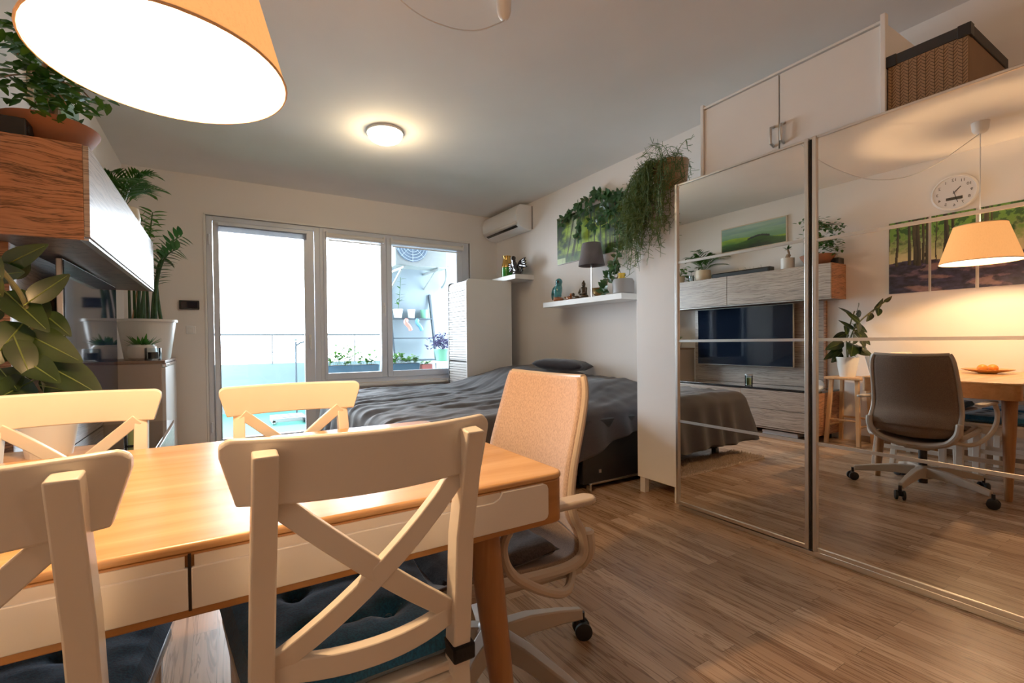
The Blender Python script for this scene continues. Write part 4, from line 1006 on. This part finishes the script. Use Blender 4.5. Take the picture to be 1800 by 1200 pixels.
def mdoor(y0, y1, x, bars, z0=.034, z1=1.986):
    d = MB(); w = .017
    d.box(x-.012, x+.022, y0, y0+w, z0, z1); d.box(x-.012, x+.022, y1-w, y1, z0, z1); d.box(x-.006, x+.02, y0+w, y1-w, z1-.012, z1); d.box(x-.006, x+.02, y0+w, y1-w, z0, z0+.02)
    dd = d.build('sliding_door', 'alu', t, bevel=.002)
    zs = [z0+.02]+bars+[z1-.012]
    for a, c in zip(zs[:-1], zs[1:]):
        MB().box(x, x+.004, y0+w-.002, y1-w+.002, a-.001, c+.001).build('mirror_pane', 'mirror', dd, smooth=False)
    for z in bars: MB().box(x-.005, x+.002, y0+w, y1-w, z-.007, z+.007).build('crossbar', 'alu', dd)
mdoor(1.115, 1.846, MX, [.545, 1.035, 1.51])
mdoor(.372, 1.100, MX+.003, [.545, 1.035, 1.50])
MB().box(MX+.006, MX+.02, 1.100, 1.115, .034, 1.98).build('door_gap_shade', 'dark', t)  # dark strip, shade of the gap between the doors put into colour
t = thing('top_cabinet', 'white two-door cabinet standing on top of the mirrored wardrobe', 'cabinet', (2.8, 1.28, 2.0))
TXF = 2.50
b = MB(); b.box(TXF+.016, 3.08, .862, .882, 2.0, 2.405); b.box(TXF+.016, 3.08, 1.69, 1.71, 2.0, 2.405); b.box(TXF+.016, 3.08, .882, 1.69, 2.39, 2.405); b.box(TXF+.016, 3.08, .882, 1.69, 2.0, 2.016); b.box(3.07, 3.08, .882, 1.69, 2.016, 2.39)
b.build('carcass', 'white', t, bevel=.0015)
b = MB(); b.box(TXF-.014, TXF+.016, .850, .868, 2.0, 2.43); b.box(TXF-.01, TXF+.016, 1.702, 1.72, 2.0, 2.425); b.box(TXF-.006, TXF+.016, .868, 1.702, 2.398, 2.410); b.build('face_frame', 'white', t, bevel=.0015)
for y0, y1, hy in ((.872, 1.281, 1.262), (1.288, 1.70, 1.312)):
    d = MB().box(TXF, TXF+.016, y0, y1, 2.004, 2.392).build('door', 'white', t, bevel=.0015)
    MB().tube([(TXF, hy, 2.035), (TXF-.028, hy, 2.045), (TXF-.03, hy, 2.10), (TXF-.028, hy, 2.125), (TXF, hy, 2.135)], .007, 8).build('handle', 'handle', d)
t = thing('storage_box', 'brown leaf-patterned cardboard box with a dark lid on top of the wardrobe', 'box', (2.75, .73, 2.0))
BX0, BX1, BY0, BY1 = 2.50, 2.97, .602, .846
MB().box(BX0, BX1, BY0, BY1, 2.0, 2.20).build('box_body', 'boxside', t, bevel=.002)
MB().box(BX0-.001, BX0, BY0+.002, BY1-.002, 2.0, 2.20).build('printed_front', 'kraftbase', t)
b = MB(); n = 9; sw_ = (BY1-BY0)/n
for k in range(n):
    y0 = BY0+.003+k*sw_*.985; y1 = y0+sw_*.97; ym = (y0+y1)/2
    b.box(BX0-.0022, BX0-.001, ym-.0005, ym+.0005, 2.0, 2.2)
    for j in range(15):
        z = 1.998+j*.0135+(.006 if k % 2 else 0)
        for ya in (y0, y1):
            if z+.016 < 2.2 and z > 1.999: b.bar((BX0-.0016, ym, z), (BX0-.0016, ya, z+.014), .0016, .001, (1, 0, 0))
b.build('leaf_print', 'ink', t, smooth=False)
b = MB(); b.box(BX0-.006, BX1+.006, BY0-.006, BY1+.006, 2.195, 2.238); b.build('lid', 'boxdark', t, bevel=.003)
mt['corner'] = M('black_corner', (.008, .008, .008), .5)
for y0, y1 in ((BY0-.008, BY0+.03), (BY1-.03, BY1+.008)): MB().box(BX0-.0085, BX0+.03, y0, y1, 2.192, 2.240).build('lid_corner', 'corner', t, bevel=.002)
t = thing('tall_cabinet', 'tall narrow white cabinet on short legs between the bed and the wardrobe', 'cabinet', (2.8, 2.03, 0))
MB().box(2.50, XR-.004, 1.862, 2.200, .105, 2.0).build('carcass', 'white', t, bevel=.002)
MB().box(2.482, 2.50, 1.862, 2.200, .108, 1.998).build('door', 'white', t, bevel=.002)
for x in (2.52, 3.05):
    for y in (1.88, 2.155): MB().box(x-.02, x+.02, y-.0, y+.04, 0, .106).build('leg', 'white', t, bevel=.002)

# hanging cactus plant on the tall cabinet
t = thing('hanging_rhipsalis', 'trailing thin-stemmed green plant in a tan pot on top of the tall white cabinet', 'plant', (2.60, 2.03, 2.0))
HC = V((2.60, 2.015, 2.0))
MB().lathe([(0, 0), (.092, 0), (.097, .01), (.112, .205), (.114, .21), (.104, .21), (.085, .03), (0, .03)], HC, 36).build('pot', M('tan_plant_pot', (.50, .31, .16), .6, var=.08), t)
MB().lathe([(0, 0), (.108, 0), (.10, .01), (0, .015)], HC+V((0, 0, .188)), 24).build('soil', 'soil', t)
random.seed(21)
b = MB()
def strand(p, d, L, n, r, depth):
    pts = [p]; q = V(p)
    for i in range(n):
        d = (d+V((random.gauss(0, .16), random.gauss(0, .16), random.gauss(-.42, .1)))).normalized(); q = q+d*(L/n)
        if q.x < 2.37: q.x = 2.37
        if q.x > 3.08: q.x = 3.08
        # stay outside the pot
        if q.z > 2.0 and q.z < 2.20:
            rr = hypot(q.x-HC.x, q.y-HC.y)
            if rr < .128: k = .128/max(rr, .01); q.x = HC.x+(q.x-HC.x)*k; q.y = HC.y+(q.y-HC.y)*k
        if q.z < 2.01 and q.x > 2.462 and q.y < 2.22: q.x = 2.455
        if q.y < 1.90 and q.z < 2.02: q.y = 1.90
        pts.append(V(q))
    b.tube(pts, r, 3, False)
    if depth > 0:
        for k in range(2):
            i = random.randint(n//3, n); strand(pts[i], (d+V((random.gauss(0, .7), random.gauss(0, .7), random.gauss(0, .5)))).normalized(), L*random.uniform(.25, .5), max(3, n//2), r*.9, depth-1)
    for i in range(2, n+1):
        for k in range(3):
            e = pts[i]+V((random.gauss(0, .022), random.gauss(0, .022), random.gauss(-.006, .022))); b.tube([pts[i], e], .0014, 3, False)
for k in range(120):
    a = pi/2+random.gauss(.75, .70)   # mostly towards the window and the room
    p = HC+V((.08*cos(a), .08*sin(a), .20)); d = V((cos(a)*.55, sin(a)*.55, random.uniform(.05, .6))).normalized()
    strand(p, d, random.uniform(.28, .60), 14, .0023, 1)
for k in range(10):
    a = random.uniform(0, 6.28); strand(HC+V((.05*cos(a), .05*sin(a), .20)), V((cos(a)*.4, sin(a)*.4, 2.5)).normalized(), .20, 5, .002, 1)
b.build('trailing_stems', 'leafgrey', t, smooth=False)

# ------------------------------------------------------------ bed
t = thing('bed', 'bed under a rumpled dark grey cover with black leatherette base', 'bed', (1.9, 3.3, 0))
BX0, BX1, BY0, BY1 = .80, XR-.01, 2.40, 4.42
b = MB(); b.box(.86, BX1, 2.535, 4.38, .06, .34); b.box(2.13, BX1, 2.355, 2.41, .055, .50); b.build('base', 'leather', t, bevel=.012)
MB().box(.84, BX1, 2.40, 4.38, .34, .53).build('mattress', M('grey_mattress', (.12, .12, .14), .9), t, bevel=.03, seg=3)
for y in (2.37, 4.2):
    b = MB(); b.box(2.185, 2.20, y-.02, y+.02, 0, .055); b.box(2.185, 2.9, y-.012, y+.012, .045, .06); b.box(2.86, 2.9, y-.02, y+.02, 0, .055); b.build('leg', 'chrome', t, bevel=.002)
for x in (.95,):
    for y in (2.55, 4.2): MB().box(x, x+.05, y-.02, y+.02, 0, .06).build('leg', 'chrome', t)
MB().box(2.270, 2.292, 2.352, 2.356, .122, .146).build('badge', 'alu', t)
def ss(a, b_, x): q = max(0, min(1, (x-a)/(b_-a))); return q*q*(3-2*q)
X0, X1, Y0, Y1 = .82, XR-.02, 2.385, 4.40
def top(x, y):
    z = .575 + .13*ss(2.0, 2.75, x)*ss(2.35, 2.9, y) + .06*ss(2.1, 2.7, x)*ss(3.2, 3.9, y)*(1-ss(4.1, 4.4, y))
    z += .02*ss(3.2, 4.2, y)
    # long folds fanning from the foot corner towards the head
    g = noise.noise(V((x*1.1+y*.55, (y-.28*x)*7.0, 4)))
    h = noise.noise(V((x*2.2, (y-.35*x)*15, 9)))
    am = .35+.65*(1-ss(1.6, 2.6, x))
    z += am*(.045*(abs(g)*-1+.3) + .018*(abs(h)*-1+.2)) + .006*noise.noise(V((x*9, y*9, 2)))
    return z
def cov(u, v):
    dl = .42; df = .34
    x = X0-dl+(X1-X0+dl)*u; y = Y0-df+(Y1-Y0+df)*v
    ex = max(0, X0-x); ey = max(0, Y0-y); cx, cy = max(x, X0), max(y, Y0)
    z = top(cx, cy)
    # edges droop
    if ex == 0 and ey == 0:
        e = min(x-X0, y-Y0)
        return (x, y, z-.03*math.exp(-(e/.035)**1.2))
    d = hypot(ex, ey); lim = .16+.24*(1-ss(1.7, 2.7, cx)) if ey > 0 and ex == 0 else .40
    if ey > 0 and ex > 0: lim = .40
    s = d/ (df if ey >= ex else dl); s = min(1, s); drop = lim*s
    nx, ny = (-ex/d, -ey/d)
    rip = .016*sin((cx*26 if ey >= ex else cy*22)+2*noise.noise(V((cx*4, cy*4, 0))))*min(1, s*1.6)
    out = .012+.055*s+rip
    if ex > 0 and ey > 0: out += .05*s*(min(ex, ey)/max(ex, ey))
    fl = min(1, d/.03)
    return (cx+nx*out*fl, cy+ny*out*fl, z-.03-drop)
b = MB(); b.grid(cov, 150, 120); b.build('bedspread', 'cover', t, angle=180, solid=.004)
def pillow(name, lab, c, rot, sx, sy, sz, m_):
    o_ = MB()
    R_ = Matrix.Translation(V(c)) @ Matrix.Rotation(rot[2], 4, 'Z') @ Matrix.Rotation(rot[1], 4, 'Y') @ Matrix.Rotation(rot[0], 4, 'X')
    for side in (1, -1):
        def f(u, v):
            x = -1+2*u; y = -1+2*v; e = (1-x**4)*(1-y**4); k = 1-.12*(1-abs(y))*abs(x)**3
            return R_ @ V((sx*x*(1-.10*(1-y*y)*.5), sy*y*(1-.10*(1-x*x)*.5), side*sz*max(0, e)**.55+.006*noise.noise(V((x*3, y*5, side*2)))*(e > .05)))
        o_.grid(f, 24, 18)
    o = o_.build(name, m_, angle=180); tag(o, lab, 'pillow'); return o
pillow('pillow', 'dark grey pillow lying on the bed cover by the right wall', (2.84, 3.42, .815), (.05, .04, .5), .19, .25, .055, 'cover')
# rug
b = MB(); random.seed(3)
def rg(u, v):
    x = .74+1.34*u; y = 2.235+.29*v; return (x+.012*N3(v*9, 1), y+.012*N3(u*14, 2), .012+.012*abs(N3(x*30, y*30)) if 0 < u < 1 and 0 < v < 1 else .002)
b.grid(rg, 90, 40)
for k in range(5200):
    x = random.uniform(.75, 2.07); y = random.uniform(2.24, 2.52); h = random.uniform(.014, .03); dx, dy = random.gauss(0, .008), random.gauss(0, .008)
    b.add([(x-.003, y, .01), (x+.003, y, .01), (x+dx, y+dy, .01+h)], [(0, 1, 2)])
o = b.build('shaggy_rug', 'rug', smooth=False); tag(o, 'beige shaggy rug on the floor along the near side of the bed', 'rug')

# ------------------------------------------------------------ tambour cabinet behind the bed
t = thing('tambour_cabinet', 'tall white cabinet with a ribbed tambour front at the far end of the bed', 'cabinet', (2.57, 4.5, 0))
x0, x1, y0, y1, zt = 2.335, 2.925, 4.425, 4.90, 1.742
b = MB(); poly = [(x0+.05, 0), (x1, 0), (x1, zt), (x0+.06, zt), (x0+.02, zt-.012), (x0, zt-.045), (x0, 0)]
b.prism(poly[0:0]+[(x0, 0), (x1, 0), (x1, zt)]+[(x0+.05-.05*sin(a*pi/12), zt-.05+.05*cos(a*pi/12)) for a in range(7)], 1, y0, y0+.022); b.build('side_panel', 'white', t, bevel=.002)
b = MB(); b.prism([(x0, 0), (x1, 0), (x1, zt)]+[(x0+.05-.05*sin(a*pi/12), zt-.05+.05*cos(a*pi/12)) for a in range(7)], 1, y1-.022, y1); b.build('side_panel', M('dark_panel_edge', (.12, .14, .17), .4), t, bevel=.002)
b = MB(); b.box(x0+.05, x1, y0+.022, y1-.022, 0, zt-.012); b.build('carcass', 'white', t)
b = MB(); n = 58
pts = [(x0+.012, .02+k*(zt-.08)/n) for k in range(n+1)]
for k in range(n):
    z0 = .02+k*(zt-.09)/n; z1 = z0+(zt-.09)/n
    if abs(z0-.83) < .01: continue
    b.box(x0+.002+.003*(k % 2), x0+.03, y0+.024, y1-.024, z0+.005, z1)
for k in range(5):
    a0 = pi/2*k/5; cx_, cz_ = x0+.056, zt-.066
    b.box(cx_-.048*cos(a0)-.004, cx_-.048*cos(a0)+.012, y0+.024, y1-.024, cz_+.048*sin(a0)-.004, cz_+.048*sin(a0)+.006)
b.build('tambour_door', 'white', t, bevel=.001)
MB().box(x0+.002, x0+.012, y0+.03, y1-.03, .825, .838).build('grip_strip', 'greypot', t)

# ------------------------------------------------------------ shelves on the right wall
SX = 2.86
t = thing('small_wall_shelf', 'short white floating shelf beneath the air conditioner', 'shelf', (2.99, 4.5, 1.76))
MB().box(SX, XR, 4.245, 4.745, 1.748, 1.800).build('board', 'white', t, bevel=.002)
t = thing('long_wall_shelf', 'long white floating shelf below the forest picture', 'shelf', (2.99, 3.2, 1.41))
MB().box(SX, XR, 2.690, 3.745, 1.385, 1.435).build('board', 'white', t, bevel=.002)
ZS = 1.435
t = thing('table_lamp', 'table lamp with a grey cone shade on a thin steel stem on the long shelf', 'lamp', (2.98, 3.165, ZS))
MB().lathe([(0, 0), (.055, 0), (.055, .008), (.01, .014), (0, .014)], (2.98, 3.165, ZS), 30).build('base', 'chrome', t)
MB().tube([(2.98, 3.165, ZS+.01), (2.98, 3.165, ZS+.36)], .006, 10).build('stem', 'chrome', t)
MB().open_lathe([(.118, .30), (.082, .505)], (2.98, 3.165, ZS), 40).build('lamp_shade', 'shadegrey', t, solid=.003)
MB().ball((2.98, 3.165, ZS+.40), .028, 12).build('bulb', 'whitepot', t)
t = thing('parrot_figurine', 'teal glass parrot figurine on an amber base at the far end of the long shelf', 'figurine', (2.975, 3.64, ZS))
MB().ball((2.975, 3.64, ZS+.030), .055, 14, (1, 1, .55)).build('base', 'amber', t)
b = MB(); b.tube(spline([(2.975, 3.64, ZS+.045), (2.97, 3.645, ZS+.10), (2.975, 3.635, ZS+.16), (2.97, 3.625, ZS+.20)], 5), [.03, .034, .038, .040, .042, .044, .045, .044, .042, .04, .037, .034, .033, .033, .03, .02], 12)
b.ball((2.968, 3.62, ZS+.205), .036, 12); b.build('body', 'teal', t)
b = MB(); b.tube([(2.94, 3.60, ZS+.205), (2.925, 3.585, ZS+.195), (2.925, 3.583, ZS+.18)], [.014, .010, .002], 8); b.ball((2.942, 3.605, ZS+.218), .006, 8); b.build('beak', 'dark', t)
b = MB(); b.leaf((2.96, 3.67, ZS+.17), (2.95, 3.72, ZS+.03), .05); b.leaf((2.95, 3.61, ZS+.17), (2.93, 3.585, ZS+.06), .05); b.build('wings', 'teal', t, solid=.006)
t = thing('orange_bird_figurine', 'small orange bird figurine beside the parrot on the long shelf', 'figurine', (2.975, 3.475, ZS))
b = MB(); b.ball((2.975, 3.475, ZS+.026), .034, 14, (.8, 1.2, .75)); b.ball((2.975, 3.445, ZS+.056), .018, 10); b.build('body', 'amber', t)
b = MB(); b.tube([(2.975, 3.43, ZS+.056), (2.975, 3.41, ZS+.054)], [.006, .001], 6); b.tube([(2.975, 3.50, ZS+.03), (2.975, 3.545, ZS+.045)], [.014, .005], 6); b.build('beak_and_tail', 'brass', t)
t = thing('grey_bird_figurine', 'little grey-brown duck figurine beside the seated statue on the long shelf', 'figurine', (2.965, 3.365, ZS))
b = MB(); b.ball((2.965, 3.365, ZS+.022), .034, 14, (.8, 1.35, .6)); b.tube([(2.965, 3.395, ZS+.03), (2.965, 3.402, ZS+.052)], [.012, .011], 8); b.ball((2.965, 3.405, ZS+.058), .016, 10); b.build('body', 'bronze', t)
MB().tube([(2.965, 3.415, ZS+.056), (2.965, 3.438, ZS+.052)], [.007, .003], 6).build('beak', 'brass', t)
t = thing('seated_statue', 'small dark bronze seated meditating statue on the long shelf', 'statue', (2.975, 3.27, ZS))
b = MB(); b.ball((2.975, 3.27, ZS+.028), .05, 16, (.8, 1, .5)); b.tube([(2.98, 3.27, ZS+.02), (2.98, 3.27, ZS+.07), (2.978, 3.27, ZS+.105), (2.978, 3.27, ZS+.122)], [.034, .03, .034, .012], 14)
b.tube([(2.975, 3.305, ZS+.105), (2.96, 3.318, ZS+.06), (2.945, 3.28, ZS+.045)], [.011, .011, .009], 8); b.tube([(2.975, 3.235, ZS+.105), (2.96, 3.222, ZS+.06), (2.945, 3.26, ZS+.045)], [.011, .011, .009], 8)
b.ball((2.976, 3.27, ZS+.142), .020, 14, (1, .95, 1.15)); b.ball((2.978, 3.27, ZS+.168), .009, 8)
b.build('figure', 'bronze', t)
t = thing('brass_mortar', 'brass mortar bowl beside the lamp stem on the long shelf', 'bowl', (2.97, 3.055, ZS))
MB().lathe([(0, 0), (.035, 0), (.038, .012), (.058, .03), (.066, .075), (.070, .08), (.060, .08), (.05, .03), (0, .02)], (2.97, 3.055, ZS), 30).build('bowl', 'brass', t)
o = MB().tube([(2.97, 3.065, ZS+.035), (2.955, 2.965, ZS+.118), (2.953, 2.95, ZS+.13)], [.010, .007, .013], 10).build('pestle', 'bronze'); tag(o, 'dark pestle resting in the brass mortar', 'pestle')
t = thing('trailing_hoya', 'trailing vine in a grey pot on the long shelf, climbing over the forest picture', 'plant', (2.98, 2.80, ZS))
HP = V((2.985, 2.79, ZS))
MB().lathe([(0, 0), (.075, 0), (.088, .012), (.090, .105), (.078, .130), (.070, .130), (.07, .10), (0, .10)], HP, 36).build('pot', 'greypot', t)
MB().lathe([(0, 0), (.028, 0), (.034, .07), (0, .07)], HP+V((-.01, .01, .11)), 20).build('inner_pot', 'yellow', t)
random.seed(9); b = MB(); lf = MB()
vines = [[HP+V((0, 0, .12)), (3.03, 2.90, 1.75), (3.06, 2.90, 1.95), (3.07, 2.94, 2.15), (3.075, 3.00, 2.34), (3.08, 3.10, 2.37), (3.08, 3.22, 2.395), (3.08, 3.36, 2.40), (3.08, 3.50, 2.37), (3.08, 3.62, 2.33), (3.08, 3.72, 2.25)],
         [(3.075, 3.02, 2.34), (3.07, 2.92, 2.335), (3.07, 2.85, 2.33), (3.07, 2.80, 2.25)], [(3.075, 3.30, 2.39), (3.07, 3.28, 2.26), (3.065, 3.26, 2.14)], [(3.075, 3.44, 2.39), (3.07, 3.43, 2.28), (3.065, 3.42, 2.16), (3.065, 3.43, 2.05)],
         [(3.07, 2.96, 2.2), (3.06, 3.05, 2.24), (3.06, 3.14, 2.20), (3.06, 3.20, 2.10)], [HP+V((0, .03, .12)), (2.93, 2.88, 1.60), (2.91, 2.91, 1.52), (2.90, 2.93, 1.45)], [HP+V((0, 0, .12)), (2.98, 2.86, 1.66), (2.97, 2.88, 1.72), (2.95, 2.86, 1.68)], [(3.06, 3.05, 2.36), (3.06, 3.06, 2.20), (3.06, 3.05, 2.08)], [(3.07, 3.13, 2.39), (3.06, 3.16, 2.43), (3.07, 3.22, 2.44)]]
for k, vv in enumerate(vines):
    sp = spline(vv, 7); b.tube(sp, .0035, 5)
    for i, p in enumerate(sp):
        if i < 5 and k == 0: continue
        for q in range(2 if (i+k) % 2 else 1):
            a = random.uniform(0, 6.28); L = random.uniform(.05, .085); d = V((random.uniform(-.7, 0), cos(a), sin(a)-.5)).normalized(); e = p+d*L; e.x = min(e.x, 3.09)
            lf.leaf(p, e, L*.55, (-1, 0, .2), .15, .15, 4)
b.build('vine', 'bark', t); lf.build('leaves', 'leafdark', t)
# small shelf items
ZU = 1.80
t = thing('gold_green_vase', 'gold and green glazed vase on the short shelf', 'vase', (2.98, 4.60, ZU))
MB().lathe([(.035, .09), (.062, .13), (.060, .16), (.048, .20), (.040, .235), (.050, .265), (.045, .265), (.036, .235), (.04, .2), (.05, .16), (.05, .13), (0, .1)], (2.98, 4.60, ZU), 30).build('upper_body', 'gold', t)
MB().lathe([(0, 0), (.055, 0), (.062, .02), (.066, .07), (.062, .125), (.03, .12), (0, .12)], (2.98, 4.60, ZU), 30).build('lower_body', 'greenglaze', t)
t = thing('black_winged_statue', 'glossy black winged dragon statue with spread wings on the short shelf', 'statue', (2.98, 4.38, ZU))
b = MB(); b.ball((2.98, 4.38, ZU+.035), .06, 16, (.9, 1.5, .55)); b.tube(spline([(2.98, 4.36, ZU+.03), (2.965, 4.40, ZU+.11), (2.96, 4.42, ZU+.16), (2.95, 4.41, ZU+.20)], 5), [.04]*5+[.032]*5+[.024]*5+[.02], 10)
b.ball((2.945, 4.405, ZU+.208), .027, 12, (1.1, 1, .9)); b.tube([(2.93, 4.40, ZU+.20), (2.905, 4.39, ZU+.19)], [.015, .004], 8); b.build('body', 'black_gloss', t)
b = MB()
for (tip, root) in (((2.96, 4.56, ZU+.16), (2.97, 4.43, ZU+.12)), ((2.97, 4.20, ZU+.185), (2.97, 4.36, ZU+.12))):
    for j in range(4):
        e = V(tip)+V((0, (-.01)*j, -.035*j)); b.leaf(root, e, .05, (1, 0, .3), .0, .1, 5)
b.build('wings', 'black_gloss', t, solid=.006)
b = MB()
for j in range(7): b.tube([(2.98, 4.31, ZU+.03), (2.96+.01*(j % 3), 4.25-.01*(j % 2), ZU+.02+.018*j)], [.014, .001], 6)
b.build('tail_spikes', 'black_gloss', t)

# indoor air conditioner
t = thing('air_conditioner', 'white wall-mounted air conditioner high in the right back corner', 'air conditioner', (3.0, 4.66, 2.3))
y0, y1 = 4.272, 5.035
pr = [(XR, 2.325), (XR-.035, 2.318), (XR-.12, 2.328), (XR-.185, 2.362), (XR-.218, 2.42), (XR-.225, 2.50), (XR-.20, 2.572), (XR-.165, 2.598), (XR, 2.602)]
MB().prism(pr, 1, y0, y1).build('casing', 'plastic', t, bevel=.006, seg=3)
b = MB(); b.box(XR-.175, XR-.172, y0+.03, y1-.03, 2.350, 2.362, Matrix.Identity(4)); 
b = MB(); b.add([(XR-.192, y0+.05, 2.366), (XR-.192, y1-.05, 2.366), (XR-.165, y1-.05, 2.349), (XR-.165, y0+.05, 2.349)], [(0, 1, 2, 3)]); b.build('air_outlet', 'dark', t, solid=.004)
b = MB(); b.add([(XR-.222, y0+.02, 2.40), (XR-.222, y1-.02, 2.40), (XR-.198, y1-.02, 2.372), (XR-.198, y0+.02, 2.372)], [(0, 1, 2, 3)]); b.build('louver', 'whitepot', t, solid=.004)
MB().box(XR-.012, XR, y0-.012, y0, 2.33, 2.59).build('back_plate', 'greypot', t)

# ------------------------------------------------------------ camera
f_, yaw, pit, rol = 802.7, radians(29.638), radians(-.7459), radians(-.6318)
fw = V((sin(yaw)*cos(pit), cos(yaw)*cos(pit), sin(pit))); r_ = V((cos(yaw), -sin(yaw), 0)); u_ = r_.cross(fw)
R_, U_ = cos(rol)*r_+sin(rol)*u_, -sin(rol)*r_+cos(rol)*u_
cam = bpy.data.cameras.new('camera'); co = bpy.data.objects.new('camera', cam); C.objects.link(co)
mw = Matrix(((R_.x, U_.x, -fw.x, 0), (R_.y, U_.y, -fw.y, 0), (R_.z, U_.z, -fw.z, 1.04), (0, 0, 0, 1)))
co.matrix_world = mw
cam.sensor_width = 36; cam.lens = f_*36/1800; cam.shift_x = (900-846.25)/1800; cam.shift_y = (611.9-600)/1800; cam.clip_start = .02
sc.camera = co

# ------------------------------------------------------------ light
w = bpy.data.worlds.new('sky'); sc.world = w; w.use_nodes = True
bg = w.node_tree.nodes['Background']; bg.inputs[0].default_value = (.84, .92, 1, 1); bg.inputs[1].default_value = 17
def area(name, loc, rot, sx, sy, e, col, portal=False):
    l = bpy.data.lights.new(name, 'AREA'); l.shape = 'RECTANGLE'; l.size = sx; l.size_y = sy; l.energy = e; l.color = col
    o = bpy.data.objects.new(name, l); C.objects.link(o); o.location = loc; o.rotation_euler = rot
    if portal: l.cycles.is_portal = True
    return o
area('window_portal', (1.3, YB+.36, 1.2), (radians(-90), 0, 0), 2.9, 2.3, 1, (1, 1, 1), True)
def point(name, loc, e, col, r):
    l = bpy.data.lights.new(name, 'POINT'); l.energy = e; l.color = col; l.shadow_soft_size = r
    o = bpy.data.objects.new(name, l); C.objects.link(o); o.location = loc; return o
point('pendant_bulb_light', (LX, LY, 1.70), 48, (1, .57, .25), .03)
point('ceiling_lamp_light', (1.10, 3.37, ZC-.13), 9, (1, .74, .42), .05)

point('warm_fill_light', (2.3, -.95, 2.35), 9, (1, .62, .34), .12)  # added fill lamp behind the camera, warms the ceiling and right side
sc.view_settings.view_transform = 'Standard'
sc.view_settings.look = 'None'
sc.view_settings.exposure = 0.22
sc.view_settings.gamma = 1.10
sc.cycles.use_denoising = True
sc.cycles.max_bounces = 12; sc.cycles.diffuse_bounces = 6; sc.cycles.glossy_bounces = 6; sc.cycles.transparent_max_bounces = 12
sc.cycles.sample_clamp_indirect = 8
sc.cycles.caustics_reflective = False; sc.cycles.caustics_refractive = False
